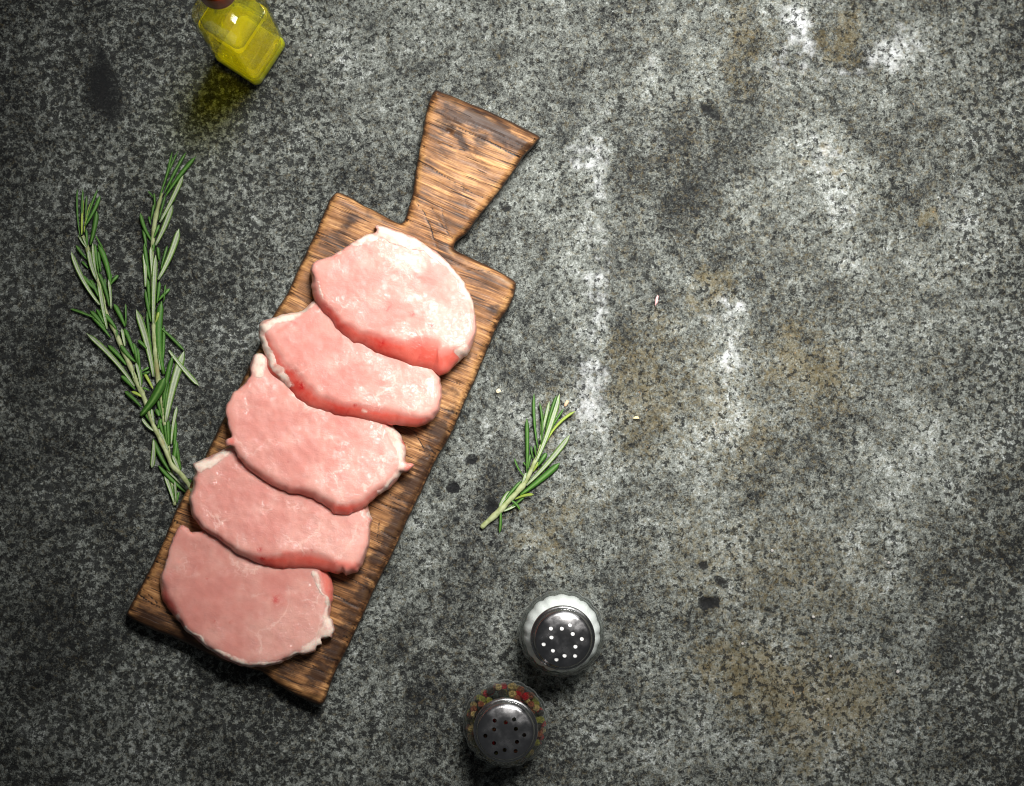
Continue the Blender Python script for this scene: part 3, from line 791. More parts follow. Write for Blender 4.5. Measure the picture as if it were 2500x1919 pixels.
def leaf(parent, base, tip, w, kind, bend=0.0, z=(.0012, .0018), arch=.0006):
    """one narrow needle leaf from base to tip (photo px); kind G dark upper face up, W pale underside up, Y young"""
    b = np.array(base, float); e = np.array(tip, float)
    L = np.hypot(*(e - b)); t_ = (e - b) / L; nn = np.array([-t_[1], t_[0]])
    ctl = (b + e) / 2 + nn * bend * L
    cs = (-1, -.72, -.4, 0, .4, .72, 1)
    M = 9
    verts = []; cols = []
    g0 = np.array(lin(*{'G': (56, 102, 34), 'W': (70, 112, 40), 'Y': (112, 138, 40)}[kind])[:3]) * lr.uniform(.75, 1.3)
    gm = np.array(lin(*{'G': (104, 140, 74), 'W': (176, 188, 164), 'Y': (150, 170, 84)}[kind])[:3]) * lr.uniform(.85, 1.12)
    ge = np.array(lin(*{'G': (70, 102, 40), 'W': (104, 134, 52), 'Y': (140, 164, 44)}[kind])[:3])
    for i in range(M + 1):
        t = i / M
        q = (1 - t) ** 2 * b + 2 * t * (1 - t) * ctl + t * t * e
        dq = 2 * (1 - t) * (ctl - b) + 2 * t * (e - ctl); dq /= np.hypot(*dq) + 1e-9
        nq = np.array([-dq[1], dq[0]])
        ww = w * .5 * (.42 + .58 * math.sin(math.pi * min(1, t * .62 + .02)) ) * (1 if t < .8 else math.sqrt(max(0.0, 1 - ((t - .8) / .2) ** 2)) * .92 + .08)
        zc = z[0] * (1 - t) + z[1] * t + arch * math.sin(math.pi * t)
        hh = min(.0011, w * S * .30)
        for c in cs:
            pz = hh * (1 - c * c) - (.00025 if (kind != 'W' and c == 0) else 0) if kind != 'W' else hh * (.25 + .75 * abs(c) ** 1.5 * (1 if abs(c) < .95 else .55)) + (hh * .25 if c == 0 else 0)
            a = q + nq * ww * c
            verts.append(W(a[0], a[1], zc + pz))
            if kind == 'W': k = g0 if abs(c) > .9 else (ge * .8 if abs(c) > .65 else gm * (1.0 if c else .62))
            elif kind == 'G': k = g0 if 0 < abs(c) < .9 else (gm if c == 0 else ge)
            else: k = gm if abs(c) < .5 else ge
            cols.append(k * (1 - .15 * t))
        for c in (1, -1):
            a = q + nq * ww * c * .7
            verts.append(W(a[0], a[1], zc - .0003)); cols.append(g0)
    K = len(cs) + 2; faces = []
    for i in range(M):
        for j in range(K):
            k = (j + 1) % K
            faces.append((i * K + j, i * K + k, (i + 1) * K + k, (i + 1) * K + j))
    faces.append(tuple(range(K))[::-1]); faces.append(tuple(M * K + j for j in range(K)))
    base_w = np.array(parent.location)
    o = mesh_obj("leaf", [np.array(v) - base_w for v in verts], faces, LEAF, parent)
    bm = bmesh.new(); bm.from_mesh(o.data); bmesh.ops.recalc_face_normals(bm, faces=bm.faces); bm.to_mesh(o.data); bm.free()
    set_attr(o.data, "tint", np.array([(*c, 1) for c in cols]))
    return o


def stem(parent, pts, name="stem"):
    """pts: (x, y, width px, z)"""
    R = catmull(pts, 9, closed=False)
    verts = []; faces = []; K = 8
    for i, r in enumerate(R):
        a = R[min(i + 1, len(R) - 1), :2] - R[max(i - 1, 0), :2]; a /= np.hypot(*a)
        nq = np.array([-a[1], a[0]]); rad = r[2] / 2 * (1 + .12 * math.sin(i * 1.7))
        for j in range(K):
            th = 2 * math.pi * j / K
            q = r[:2] + nq * rad * math.cos(th)
            verts.append(np.array(W(q[0], q[1], max(r[3] + rad * S * math.sin(th), .0001))) - np.array(parent.location))
    for i in range(len(R) - 1):
        for j in range(K):
            k = (j + 1) % K
            faces.append((i * K + j, i * K + k, (i + 1) * K + k, (i + 1) * K + j))
    faces.append(tuple(range(K))[::-1]); faces.append(tuple((len(R) - 1) * K + j for j in range(K)))
    o = mesh_obj(name, verts, faces, STEM, parent)
    bm = bmesh.new(); bm.from_mesh(o.data); bmesh.ops.recalc_face_normals(bm, faces=bm.faces); bm.to_mesh(o.data); bm.free()
    return o


r1 = lambda x, y: (130 + x / 3.652, 340 + y / 3.652)
r2 = lambda x, y: (180 + x / 3.36, 760 + y / 3.36)
r3 = lambda x, y: (1130 + x / 4.2, 930 + y / 4.2)


def sprig(label, stems, leaves, f_list, z0=.0016, lift=0.0):
    root = empty("rosemary_sprig", W(*stems[0][:2], 0))
    tag(root, label, "rosemary", "rosemary sprigs on the stone")
    stem(root, stems)
    for (f, sc, lst) in leaves:
        for i, l in enumerate(lst):
            bx, by, tx, ty, w, kind = l[:6]
            bend = l[6] if len(l) > 6 else lr.uniform(-.05, .05)
            top_ = l[7] if len(l) > 7 else lr.uniform(.0006, .0032)
            over = .0006 if kind == 'W' else lr.uniform(-.0006, .0010)
            leaf(root, f(bx, by), f(tx, ty), w / sc * .86, kind, bend, (z0 + over + lift, top_ + lift * .5))
    return root


G, Wt, Y = 'G', 'W', 'Y'
A1 = [(240, 870, 215, 440, 24, G, -.06), (258, 850, 266, 435, 24, G, -.03), (262, 845, 270, 540, 18, Y, -.04), (252, 850, 258, 650, 26, Y, 0), (275, 830, 340, 558, 20, Y, -.08), (280, 780, 396, 447, 28, G, -.04), (290, 740, 300, 500, 24, G), (285, 770, 420, 500, 40, G, .06), (330, 940, 388, 640, 56, G, .05),
      (300, 970, 225, 850, 22, Wt, -.1), (300, 970, 292, 800, 26, G), (305, 965, 262, 860, 24, Wt), (300, 1070, 203, 945, 36, G, -.05), (310, 1150, 253, 1088, 26, G), (415, 1475, 160, 1000, 50, Wt, -.10), (395, 1360, 258, 1212, 42, G, -.04), (400, 1400, 330, 1250, 44, G), (385, 1250, 315, 980, 56, Wt, -.08), (388, 1235, 352, 925, 34, Wt, -.04),
      (405, 1190, 372, 930, 34, G, -.03), (425, 1180, 400, 1000, 34, G), (510, 1300, 400, 935, 62, G, .10), (380, 860, 445, 980, 24, G), (512, 1295, 582, 1212, 40, G, -.1), (505, 1270, 520, 1200, 26, G), (500, 1490, 395, 1180, 48, G, .08), (470, 1400, 460, 1240, 30, G), (515, 1510, 492, 1250, 34, Wt, .05), (480, 1690, 402, 1240, 52, Wt, -.02),
      (400, 1610, 150, 1512, 32, G, .05), (468, 1690, 330, 1528, 50, G, .03), (450, 1640, 385, 1510, 36, G), (560, 1690, 418, 1520, 52, G, .05), (640, 1670, 540, 1468, 50, G, .04), (648, 1660, 645, 1465, 22, G, 0)]
A2 = [(300, 215, 132, 22, 40, G, .04), (498, 615, 105, 180, 50, Wt, .08), (430, 440, 280, 278, 46, G, .05), (500, 640, 388, 528, 46, G, .06), (552, 785, 416, 655, 42, G, .05), (582, 715, 473, 658, 30, Y, .06), (545, 475, 490, 258, 48, G, -.03), (420, 285, 395, 140, 34, Wt), (370, 270, 345, 140, 32, G), (495, 350, 415, 140, 40, G, .04), (505, 415, 385, 275, 46, G, -.1), (545, 480, 525, 300, 30, G),
      (550, 620, 510, 420, 36, Wt, .06), (500, 560, 455, 420, 34, Wt), (560, 600, 545, 460, 26, G), (548, 855, 745, 545, 92, G, .10, .006), (665, 985, 560, 875, 34, Wt, -.14), (660, 940, 585, 830, 38, G, -.04), (650, 960, 612, 780, 40, G), (662, 940, 640, 800, 30, Wt), (655, 1060, 640, 1285, 48, Wt, -.06), (790, 1315, 650, 1042, 50, G, -.08), (775, 1135, 690, 925, 42, Wt, -.05),
      (800, 1300, 842, 1060, 52, G, .05), (870, 1310, 812, 1180, 42, Wt), (860, 1300, 850, 1180, 30, G), (948, 1505, 692, 1263, 42, G, -.06), (940, 1480, 760, 1300, 24, Wt), (970, 1425, 905, 1358, 36, G), (982, 1410, 940, 1380, 24, G), (780, 1100, 770, 890, 36, G), (700, 860, 678, 800, 50, G), (690, 960, 718, 880, 44, G), (770, 1100, 745, 920, 40, G)]
B1 = [(930, 590, 1115, 100, 28, G, -.06), (960, 500, 1062, 108, 28, G), (990, 480, 1186, 113, 36, G, -.03), (970, 460, 1040, 222, 28, G), (1000, 470, 1116, 253, 30, G, -.06), (1040, 420, 1060, 320, 20, G), (1000, 510, 1272, 153, 48, G, -.05), (950, 740, 1160, 320, 52, Wt, .03), (940, 720, 1000, 500, 32, G), (1075, 560, 1085, 530, 20, G), (910, 945, 1062, 588, 60, Wt, .05), (895, 880, 945, 760, 34, G), (905, 620, 898, 478, 26, G), (890, 515, 845, 462, 20, G), (870, 720, 895, 580, 30, G),
      (885, 915, 776, 657, 42, G, -.12), (868, 760, 853, 685, 22, G), (830, 960, 800, 795, 38, G), (935, 1250, 1122, 798, 66, Wt, .07), (960, 1160, 1018, 948, 32, G), (945, 1080, 932, 960, 42, G), (822, 1315, 808, 1000, 46, Wt, .04), (862, 1250, 812, 925, 44, G, -.03), (885, 1240, 870, 960, 44, Wt), (895, 1000, 890, 900, 40, G), (892, 1650, 915, 1030, 56, Wt, -.02), (872, 1625, 822, 1340, 42, G, -.03), (860, 1500, 840, 1240, 40, G), (925, 1460, 948, 1268, 38, G), (935, 1440, 1042, 1330, 36, G, -.03), (985, 1450, 1000, 1295, 22, G), (915, 1640, 940, 1540, 30, Y)]
B2 = [(740, 515, 722, -85, 78, G, -.12), (655, 535, 512, -15, 66, Wt, .06), (640, 330, 600, 0, 30, G), (712, 480, 690, 150, 42, Wt, 0), (722, 475, 738, 115, 34, G), (690, 115, 908, 325, 34, G, -.03), (780, 320, 1028, 612, 46, Wt, .03), (755, 905, 905, 328, 80, Wt, -.05), (735, 790, 812, 365, 50, G, -.06), (740, 800, 742, 600, 40, G), (745, 850, 775, 560, 42, G), (600, 310, 525, 235, 36, G), (560, 490, 618, 458, 28, G), (560, 515, 625, 495, 28, G), (650, 635, 578, 505, 32, Y), (620, 650, 565, 625, 24, G), (735, 890, 688, 720, 36, G),
      (800, 1090, 848, 778, 36, Wt, -.05), (820, 1190, 835, 890, 36, G), (785, 1100, 772, 885, 38, G), (735, 1010, 705, 905, 36, G), (822, 1565, 745, 1335, 42, Wt, .03), (836, 1560, 800, 1400, 36, G), (840, 1560, 830, 1390, 26, Wt), (846, 1570, 862, 1480, 28, G), (880, 1300, 845, 1100, 36, G)]
stB = [(*r2(828, 1592), 9, .0012), (*r2(815, 1500), 9, .0012), (*r2(790, 1250), 9, .0012), (*r2(765, 1050), 10, .0014), (*r2(742, 900), 10, .0014), (*r2(715, 700), 11, .0015), (*r2(690, 540), 13, .0016), (*r2(672, 380), 12, .0016), (*r2(655, 150), 11, .0016), (*r1(895, 1600), 9, .0016), (*r1(885, 1300), 9, .0016), (*r1(880, 1100), 9, .0017), (*r1(888, 900), 10, .0018), (*r1(905, 740), 12, .0018), (*r1(935, 600), 10, .0018), (*r1(970, 480), 6, .0018)]
stA = [(*r2(975, 1475), 13, .0150), (*r2(935, 1410), 12, .0110), (*r2(872, 1330), 13, .0075), (*r2(805, 1265), 12, .0052), (*r2(770, 1180), 11, .0040), (*r2(690, 1010), 12, .0032), (*r2(650, 930), 11, .0026), (*r2(605, 790), 11, .0022), (*r2(560, 670), 14, .0020), (*r2(520, 590), 13, .0018), (*r2(460, 445), 13, .0017), (*r2(395, 300), 13, .0017), (*r2(345, 180), 11, .0017), (*r2(262, 10), 11, .0017), (*r1(440, 1410), 10, .0017), (*r1(410, 1290), 10, .0017), (*r1(375, 1210), 11, .0017), (*r1(325, 1060), 10, .0018), (*r1(300, 960), 11, .0018), (*r1(262, 860), 7, .0018)]
sprig("long rosemary sprig nearer the board, its lower stem tucked under the leftmost sprig", stB, [(r1, 3.652, B1), (r2, 3.36, B2)], None)
ra = sprig("leftmost long rosemary sprig whose cut end leans against the edge of the cutting board", stA, [(r1, 3.652, A1), (r2, 3.36, A2)], None, z0=.0022)
C3 = [(770, 690, 730, 125, 38, G, -.06), (800, 650, 785, 215, 32, G, .10), (790, 610, 888, 210, 40, Wt), (805, 560, 820, 330, 30, Wt), (850, 520, 962, 148, 44, G, -.03), (735, 860, 992, 135, 66, Wt, .05), (845, 650, 1155, 310, 36, Y, -.18), (880, 530, 1038, 283, 28, G, -.03), (650, 1070, 1100, 552, 66, Wt, .05), (590, 1170, 995, 842, 82, G, .03), (760, 880, 860, 738, 60, G), (655, 930, 655, 380, 52, G, .02), (620, 970, 528, 793, 26, G, -.12), (650, 880, 620, 830, 22, G), (670, 900, 692, 755, 44, G), (725, 800, 698, 665, 28, G, -.08), (748, 770, 738, 655, 34, G), (720, 930, 780, 830, 36, Y),
      (375, 1295, 490, 1130, 56, Wt, -.10), (385, 1290, 602, 1022, 44, G, -.05), (440, 1295, 530, 1095, 36, G), (600, 1080, 650, 940, 40, Wt), (625, 1060, 690, 900, 30, G), (420, 1335, 570, 1255, 36, Wt, .05), (430, 1330, 640, 1180, 34, G, .06), (535, 1215, 728, 1165, 36, Y, -.14, .004), (470, 1215, 586, 1325, 32, G, -.22, .002), (385, 1295, 375, 1560, 38, G, -.06, .0012)]
stC = [(*r3(188, 1508), 11, .0013), (*r3(230, 1465), 13, .0014), (*r3(300, 1405), 15, .0016), (*r3(375, 1335), 17, .0018), (*r3(430, 1275), 14, .0018), (*r3(500, 1200), 13, .0018), (*r3(610, 1080), 15, .0018), (*r3(670, 980), 11, .0018), (*r3(725, 860), 11, .0018), (*r3(770, 760), 8, .0018), (*r3(800, 650), 5, .0018)]
sprig("short rosemary sprig with bare pale cut stem, alone right of the cutting board", stC, [(r3, 4.2, C3)], None)


# ------------------------------------------------------------------ glass shakers
def glass_material(name, tint=(1, 1, 1, 1), edge=1.0):
    t = NT(name); t.t.nodes.remove(t.p)
    tr = t.n('ShaderNodeBsdfTransparent')
    gl = t.n('ShaderNodeBsdfGlossy'); gl.inputs['Roughness'].default_value = .02
    lw = t.n('ShaderNodeLayerWeight'); lw.inputs['Blend'].default_value = .5
    # glass looks greener and darker where the wall is seen edge-on, longer path through it
    t.put(tr.inputs['Color'], t.mix(t.ramp(lw.outputs['Facing'], .6, 1.0), tint, (tint[0] * (1 - .42 * edge), tint[1] * (1 - .38 * edge), tint[2] * (1 - .40 * edge), 1)))
    fr = t.math('ADD', .035, t.math('MULTIPLY', t.math('POWER', lw.outputs['Facing'], 5.0), .75 - .50 * (edge == .9)))
    mx = t.n('ShaderNodeMixShader'); t.put(mx.inputs[0], fr)
    t.t.links.new(tr.outputs[0], mx.inputs[1]); t.t.links.new(gl.outputs[0], mx.inputs[2])
    df = t.n('ShaderNodeBsdfDiffuse'); df.inputs['Color'].default_value = (.55, .58, .56, 1)  # grey mixed in at grazing angles imitates light caught by the rim
    m2 = t.n('ShaderNodeMixShader'); t.put(m2.inputs[0], t.math('MULTIPLY', t.math('POWER', lw.outputs['Facing'], 12.0), .75 if edge < .8 else .12))
    t.t.links.new(mx.outputs[0], m2.inputs[1]); t.t.links.new(df.outputs[0], m2.inputs[2])
    t.t.links.new(m2.outputs[0], t.out.inputs['Surface'])
    return t.m


def metal_material():
    t = NT("brushed_steel")
    p = t.pos()
    n = t.noise(t.vscale(p, (3000, 260, 400)), 1, 2, .5)
    sm = t.noise(p, 110, 4, .6)
    return t.set(color=t.mix(t.ramp(sm, .4, .7), (.40, .39, .39, 1), (.50, .49, .49, 1)), metal=1.0, rough=t.ramp(sm, .35, .7, .17, .30), normal=t.bump(n, .12, .00004))


def salt_material():
    t = NT("table_salt")
    p = t.pos()
    return t.set(color=t.mix(t.noise(p, 500, 2), lin(246, 246, 242), lin(254, 254, 253)), rough=.8, spec=.2, normal=t.bump(t.noise(p, 900, 4, .7), .8, .0004))


GLASS = glass_material("clear_glass", (.97, .985, .98, 1), .6); STEEL = metal_material(); SALT = salt_material()
LID_HOLE = 0.00110


def flute(th, amp):
    return 1 - amp * .62 * (1 - abs(math.sin(9 * th)) ** .7)


def lathe(profile, K=144):
    """profile: (radius, z, flute amplitude), closed top and bottom by ngons"""
    verts = []; faces = []
    for r, z, a in profile:
        for j in range(K):
            th = 2 * math.pi * j / K
            q = r * flute(th, a)
            verts.append((q * math.cos(th), q * math.sin(th), z))
    for i in range(len(profile) - 1):
        for j in range(K):
            k = (j + 1) % K
            faces.append((i * K + j, i * K + k, (i + 1) * K + k, (i + 1) * K + j))
    return verts, faces, K


def glass_jar(parent):
    pr = [(.0150, .0010, .02), (.0165, .0000, .03), (.0185, .0012, .05), (.0205, .005, .055), (.0224, .011, .055), (.0233, .018, .055), (.0230, .025, .055), (.0215, .031, .045), (.0192, .0355, .03), (.0172, .0385, .01), (.0162, .0400, 0), (.0160, .0430, 0),
          (.0146, .0430, 0), (.0146, .0395, 0), (.0158, .0372, .0), (.0183, .0338, .012), (.0202, .0295, .016), (.0214, .0245, .02), (.0217, .018, .02), (.0208, .0115, .02), (.0184, .0060, .0), (.0150, .0038, .0)]
    v, f, K = lathe(pr)
    n = len(pr)
    f.append(tuple(range(K))[::-1]); f.append(tuple((n - 1) * K + j for j in range(K)))
    return mesh_obj("glass_jar", v, f, GLASS, parent)


def lid(parent, holes, tiltdir=0):
    """stamped dome with real punched holes"""
    K = 96
    pr = [(.0166, .0375), (.0169, .0378), (.0171, .0386), (.0170, .0395), (.0165, .0400), (.0160, .0401), (.0157, .0404), (.01565, .0416), (.0155, .0428), (.0150, .0440), (.0143, .04485), (.0134, .0453)]
    verts = []; faces = []
    for r, z in pr:
        for j in range(K):
            th = 2 * math.pi * j / K
            verts.append((r * math.cos(th), r * math.sin(th), z))
    for i in range(len(pr) - 1):
        for j in range(K):
            k = (j + 1) % K
            faces.append((i * K + j, i * K + k, (i + 1) * K + k, (i + 1) * K + j))
    r0 = pr[-1][0]
    ring = np.array([(r0 * math.cos(2 * math.pi * j / K), r0 * math.sin(2 * math.pi * j / K)) for j in range(K)])
    M = 18
    hs = [np.array([(x + LID_HOLE * math.cos(2 * math.pi * j / M), y + LID_HOLE * math.sin(2 * math.pi * j / M)) for j in range(M)]) for x, y in holes]
    P2, tris, mp = fill(ring * 1000, .9, .35, .15, [h * 1000 for h in hs])
    P2 = P2 / 1000
    zf = lambda r: .0453 + .0017 * (1 - (r / r0) ** 2)
    b = len(verts)
    inv = {v: k for k, v in mp.items() if k < K}
    idx = []
    for i, p in enumerate(P2):
        if i in inv: idx.append((len(pr) - 1) * K + inv[i])
        else:
            idx.append(len(verts)); verts.append((p[0], p[1], zf(math.hypot(*p))))
    for t in tris:
        q = [idx[i] for i in t]
        A_, B_, C_ = (Vector(verts[i]) for i in q)
        faces.append(tuple(q) if (B_ - A_).cross(C_ - A_).z > 0 else tuple(q[::-1]))
    o_ = K
    for h in hs:
        ids = [idx[mp[o_ + j]] for j in range(M)]; o_ += M
        c = h.mean(0); low = []; hi = []
        for j in range(M):
            v = verts[ids[j]]
            hi.append(len(verts)); verts.append(v)
            low.append(len(verts)); verts.append((c[0] + (v[0] - c[0]) * .9, c[1] + (v[1] - c[1]) * .9, v[2] - .0004))
        for j in range(M):
            k = (j + 1) % M
            faces.append((hi[k], hi[j], low[j], low[k]))
    return mesh_obj("lid", verts, faces, STEEL, parent)


def hole_px(lst, cx, cy, sc, rot=0):
    k = S * (CZ - .0455) / CZ / sc
    return [((x - cx) * k, (cy - y) * k) for x, y in lst]


sc_ = 3.36
ps = (1100 + 911.5 / 3.36, 1400 + 485 / 3.36)
salt_pos = W(ps[0], ps[1], .018)
sh = empty("salt_shaker", (salt_pos.x, salt_pos.y, 0))
tag(sh, "fluted glass shaker full of white salt under a steel lid", "salt shaker", "glass shakers with steel lids")
glass_jar(sh)
lid(sh, hole_px([(821, 425), (911, 425), (978, 397), (1000, 468), (826, 497), (1075, 511), (762, 555), (1022, 573), (838, 606), (933, 648), (1020, 650), (867, 681)], 921, 517, sc_))
K = 96
pr = [(.0001, .0042), (.0145, .0042), (.0180, .0064), (.0200, .0118), (.0208, .018), (.0206, .0243), (.0194, .0292), (.0176, .0334), (.0155, .0368), (.0143, .0392), (.0142, .0425), (.0138, .0438), (.0120, .0450), (.008, .0459), (.004, .0463), (.0001, .0464)]
v = []; f = []
for r, z in pr:
    for j in range(K):
        th = 2 * math.pi * j / K
        q = r * flute(th, .07) * (1 + .014 * (vnoise(j / 3.0, z * 400) - .5)) if .01 < z < .038 else r
        v.append((float(q) * math.cos(th), float(q) * math.sin(th), z))
for i in range(len(pr) - 1):
    for j in range(K):
        k = (j + 1) % K
        f.append((i * K + j, i * K + k, (i + 1) * K + k, (i + 1) * K + j))
so = mesh_obj("salt", v, f, SALT)
so.location = sh.location
tag(so, "fine white salt filling the glass shaker", "salt", None, "stuff")

pp = (1100 + 453 / 3.36, 1400 + 1225 / 3.36)
pep_pos = W(pp[0], pp[1], .018)
ph = empty("pepper_shaker", (pep_pos.x, pep_pos.y, 0))
tag(ph, "fluted glass shaker of mixed peppercorns under a steel lid", "pepper shaker", "glass shakers with steel lids")
glass_jar(ph)
lid(ph, hole_px([(353, 1197), (444, 1211), (513, 1187), (349, 1269), (527, 1264), (596, 1316), (277, 1323), (348, 1382), (536, 1371), (365, 1464), (435, 1438), (525, 1448)], 443, 1295, sc_))


def peppercorn_mesh(name, rgb, seed):
    bm = bmesh.new()
    bmesh.ops.create_icosphere(bm, subdivisions=2, radius=1.0)
    rr = random.Random(seed)
    ph_ = [rr.uniform(0, 6) for _ in range(6)]
    for q in bm.verts:
        c = q.co
        k = 1 + .07 * math.sin(5 * c.x + ph_[0]) * math.sin(6 * c.y + ph_[1]) + .06 * math.sin(8 * c.z + ph_[2] + 3 * c.x) + rr.uniform(-.02, .02)
        q.co = c * k
    me = bpy.data.meshes.new(name); bm.to_mesh(me); bm.free()
    me.polygons.foreach_set("use_smooth", [True] * len(me.polygons))
    t = NT(name + "_skin"); p = t.pos()
    c0 = lin(*rgb); c1 = tuple(x * .45 for x in c0[:3]) + (1,)
    t.set(color=t.mix(t.ramp(t.noise(p, 2.2, 4), .35, .65), c0, c1), rough=.5, spec=.4, normal=t.bump(t.noise(p, 3.5, 3), .8, .3))
    me.materials.append(t.m)
    return me


kinds = [("red", (216, 28, 40), 1), ("tan", (232, 196, 122), 2), ("green", (172, 166, 72), 3), ("brown", (172, 98, 66), 4), ("black", (60, 48, 42), 5)]
pm = {k: peppercorn_mesh(k + "_peppercorn", c, s) for k, c, s in kinds}
spots = []
rp = random.Random(21)


def cav(z):   # inner radius of the jar at height z
    t = [(.0038, .0150), (.006, .0184), (.0115, .0211), (.018, .0220), (.0245, .0217), (.0295, .0205), (.0338, .0186), (.0372, .0158), (.0395, .0146), (.043, .0146)]
    for (a, ra_), (b, rb) in zip(t[:-1], t[1:]):
        if a <= z <= b: return ra_ + (rb - ra_) * (z - a) / (b - a)
    return .014


tries = 0
while len(spots) < 235 and tries < 90000:
    tries += 1
    r = rp.uniform(.00175, .0023)
    z = rp.uniform(.0062, .0400)
    R_ = cav(z) - r * .97
    a = rp.uniform(0, 2 * math.pi)
    q = R_ if rp.random() < .6 else R_ * math.sqrt(rp.random())
    c = Vector((q * math.cos(a), q * math.sin(a), z))
    if all((c - o).length > (r + s) * .93 for o, s in spots): spots.append((c, r))
for c, r in spots:
    k = rp.choices(["red", "tan", "green", "brown", "black"], [.12, .33, .25, .24, .06])[0]
    o = bpy.data.objects.new("peppercorn", pm[k]); COL.objects.link(o)
    o.location = Vector(ph.location) + c; o.scale = (r, r, r); o.rotation_euler = (rp.uniform(0, 6), rp.uniform(0, 6), rp.uniform(0, 6))
    tag(o, "%s peppercorn among the mixed peppercorns inside the glass pepper shaker" % k, "peppercorn", "%s peppercorns inside the glass shaker" % k)

# ------------------------------------------------------------------ oil bottle
BC = W(613, 126, 0)
bottle = empty("oil_bottle", (BC.x, BC.y, 0))
tag(bottle, "square clear glass bottle half filled with yellow green oil under a copper cap", "oil bottle")
ang = math.atan2(72, -111)      # one side of the square base
bottle.rotation_mode = 'QUATERNION'
from mathutils import Quaternion
bottle.rotation_quaternion = Quaternion((0, 1, 0), math.radians(2.4)) @ Quaternion((0, 0, 1), ang)
bottle.location.z = .0005


def sqring(hw, rc, z, K=12):
    """rounded square"""
    rc = min(rc, hw)
    out = []
    for q in range(4):
        cx, cy = [(1, 1), (-1, 1), (-1, -1), (1, -1)][q]
        for i in range(K):
            a = math.pi / 2 * (q + i / (K - 1))
            out.append(((hw - rc) * cx + rc * math.cos(a), (hw - rc) * cy + rc * math.sin(a), z))
    return out


def loft(rings, caps=(True, True)):
    n = len(rings[0]); v = [p for r in rings for p in r]; f = []
    for i in range(len(rings) - 1):
        for j in range(n):
            k = (j + 1) % n
            f.append((i * n + j, i * n + k, (i + 1) * n + k, (i + 1) * n + j))
    if caps[0]: f.append(tuple(range(n))[::-1])
    if caps[1]: f.append(tuple((len(rings) - 1) * n + j for j in range(n)))
    return v, f


H0 = .0150
outer = [sqring(H0 * .90, .0035, 0), sqring(H0 * .965, .0036, .0006), sqring(H0, .0038, .0022), sqring(H0 * .99, .0038, .03), sqring(H0 * .985, .0040, .07), sqring(H0 * .985, .0045, .102), sqring(H0 * .98, .0058, .109), sqring(H0 * .94, .0078, .116), sqring(H0 * .85, .0098, .1225), sqring(H0 * .70, .0098, .1285), sqring(.0082, .0082, .1330), sqring(.0074, .0074, .1370), sqring(.0072, .0072, .1580)]
lvl = .088
# the oil wets the glass, so the only inner glass-to-air wall is the air space above the oil
air = [sqring(.0054, .0054, .1580), sqring(.0054, .0054, .1360), sqring(.0066, .0066, .1320), sqring(H0 * .56, .0080, .1270), sqring(H0 * .70, .0080, .1215), sqring(H0 * .78, .0066, .115), sqring(H0 * .81, .0052, .108), sqring(H0 * .82, .0046, .098), sqring(H0 * .825, .0044, lvl + .0012), sqring(H0 * .80, .0044, lvl), ]
GB = glass_material("bottle_glass", (.97, .985, .96, 1), .9)
v, f = loft(outer + air)
mesh_obj("glass_body", v, f, GB, bottle)
to = NT("olive_oil")
to.set(color=(.97, .86, .012, 1), rough=.0, ior=1.40, trans=.86, sss=1.0, radius=(1.0, .95, .12), sscale=.09, spec=.4)
otr = to.n('ShaderNodeBsdfTransparent'); otr.inputs['Color'].default_value = (.97, .91, .08, 1)
omx = to.n('ShaderNodeMixShader'); omx.inputs[0].default_value = .52
to.t.links.new(to.p.outputs[0], omx.inputs[1]); to.t.links.new(otr.outputs[0], omx.inputs[2]); to.t.links.new(omx.outputs[0], to.out.inputs['Surface'])
tb = NT("glass_base_painted_glow"); tb.set(color=(1.0, .90, .004, 1), rough=.08, ior=1.45, trans=.0, sss=.8, radius=(1.0, .95, .15), sscale=.012, spec=.5)  # opaque yellow stands in for light gathered in the thick glass base
v, f = loft([sqring(H0 * .88, .0035, .0004), sqring(H0 * .955, .0036, .0012), sqring(H0 * .985, .0038, .0030), sqring(H0 * .98, .0038, .0070), sqring(H0 * .91, .0042, .0088), sqring(H0 * .80, .0046, .0094)])
mesh_obj("base_glow_slab", v, f, tb.m, bottle)
oil = [sqring(H0 * .78, .0040, .0098), sqring(H0 * .88, .0042, .0104), sqring(H0 * .93, .0042, .0120), sqring(H0 * .94, .0042, .03), sqring(H0 * .93, .0044, lvl - .0016), sqring(H0 * .89, .0044, lvl - .0006), sqring(H0 * .84, .0044, lvl - .0004)]
v, f = loft(oil)
mesh_obj("oil", v, f, to.m, bottle)
tc = NT("copper_cap"); tc.set(color=lin(150, 76, 40), metal=1.0, rough=.28)
cap = [[(r * math.cos(2 * math.pi * j / 64) * (1 + k * .012 * (j % 2)), r * math.sin(2 * math.pi * j / 64) * (1 + k * .012 * (j % 2)), z) for j in range(64)] for r, z, k in ((.0084, .1520, 0), (.0090, .1523, 0), (.0092, .1533, 0), (.0090, .1545, 0), (.0089, .1555, 1), (.0089, .1690, 1), (.0085, .1705, 0), (.0070, .1710, 0))]
v, f = loft(cap)
mesh_obj("cap", v, f, tc.m, bottle)

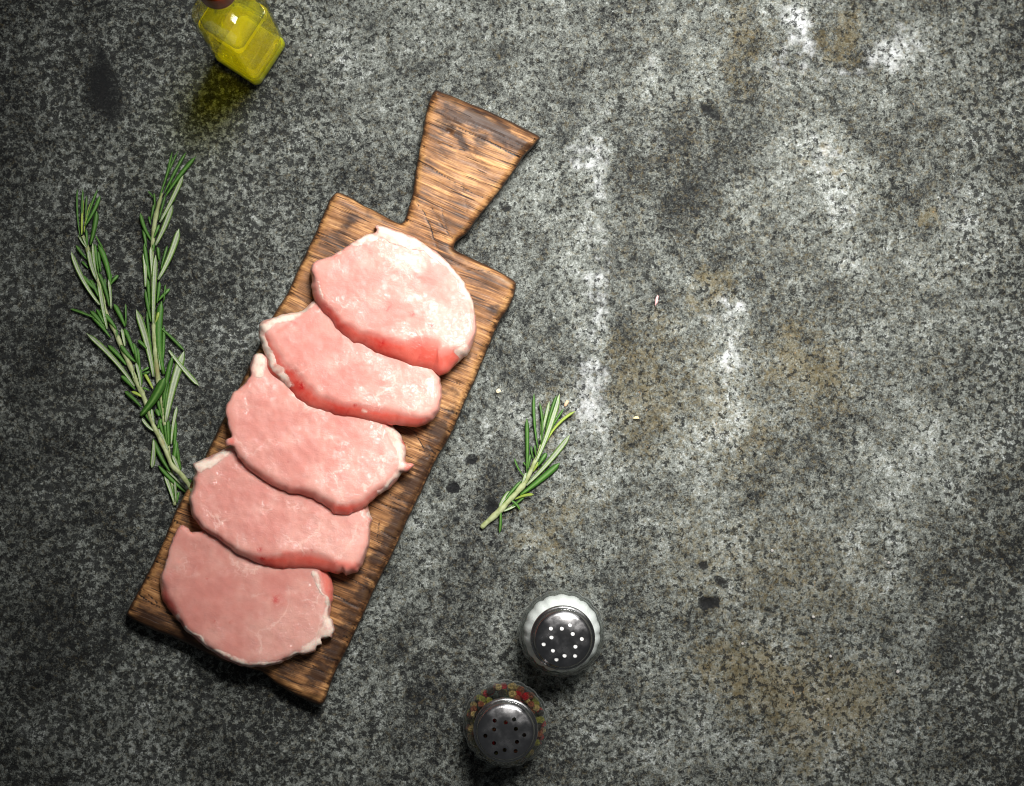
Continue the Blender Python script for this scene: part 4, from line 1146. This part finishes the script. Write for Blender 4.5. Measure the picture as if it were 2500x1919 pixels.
# ------------------------------------------------------------------ crumbs and loose salt grains
def bit(name, px, py, size, rgb, label, cat, group=None, seed=1, flat=.6, stretch=(1, 1), rot=0):
    rr = random.Random(seed)
    bm = bmesh.new(); bmesh.ops.create_icosphere(bm, subdivisions=2, radius=1)
    for q in bm.verts:
        q.co *= 1 + rr.uniform(-.2, .2)
        q.co.x *= size * S / 2 * stretch[0]; q.co.y *= size * S / 2 * stretch[1]; q.co.z *= size * S / 2 * flat
    me = bpy.data.meshes.new(name); bm.to_mesh(me); bm.free()
    t = NT(name + "_surface"); p = t.pos()
    c = lin(*rgb)
    t.set(color=t.mix(t.noise(p, 1500, 3), c, tuple(x * .7 for x in c[:3]) + (1,)), rough=.6)
    me.materials.append(t.m)
    o = bpy.data.objects.new(name, me); COL.objects.link(o)
    o.location = W(px, py, size * S / 2 * flat * .8); o.rotation_euler = (0, 0, rot)
    tag(o, label, cat, group)
    return o


bit("crumb", 1217, 955, 11, (240, 228, 196), "round cream crumb on the stone between the board and the short rosemary sprig", "crumb", seed=3)
bit("crumb", 1383, 984, 12, (232, 196, 160), "pinkish beige crumb beside the tip of the short rosemary sprig", "crumb", seed=4, stretch=(.7, 1.5), rot=-.5)
bit("crumb", 1603, 734, 13, (238, 190, 188), "pink sliver of crumb on the stone well right of the board", "crumb", seed=5, stretch=(.6, 1.9), rot=-.2)
bit("crumb", 1553, 1020, 10, (232, 220, 176), "small yellowish crumb on the stone right of the short rosemary sprig", "crumb", seed=6, stretch=(1.5, .8))
GRL = ["white salt grain farthest up on the stone to the right of the salt shaker", "white salt grain on the bare stone right of the salt shaker lid, lowest left one",
       "white salt grain in the middle of the brown stain at lower right", "white salt grain lowest on the stone, under the brown stain's middle", "largest white salt grain at the right side of the brown stain",
       "pair grain of salt on the right, the larger of two touching chips", "pair grain of salt on the right, the smaller of two touching chips", "white salt grain on dark grey stone between the chips and the brown stain",
       "tiny salt grain just above the largest grain at lower right", "tiny salt grain farthest right, near the edge of the picture", "single pale grain on the stone right of the oil bottle"]
for i, (x, y, s_) in enumerate(((1885, 1344, 9), (1813, 1571, 8), (2028, 1602, 8), (2022, 1707, 8), (2192, 1640, 10), (2170, 1374, 9), (2160, 1364, 5), (1986, 1506, 9), (2188, 1620, 5), (2348, 1506, 5), (759, 135, 8))):
    bit("salt_grain", x, y, s_ * .85, (196, 192, 186), GRL[i], "salt grain", "loose salt grains on the stone", seed=20 + i, flat=.8)
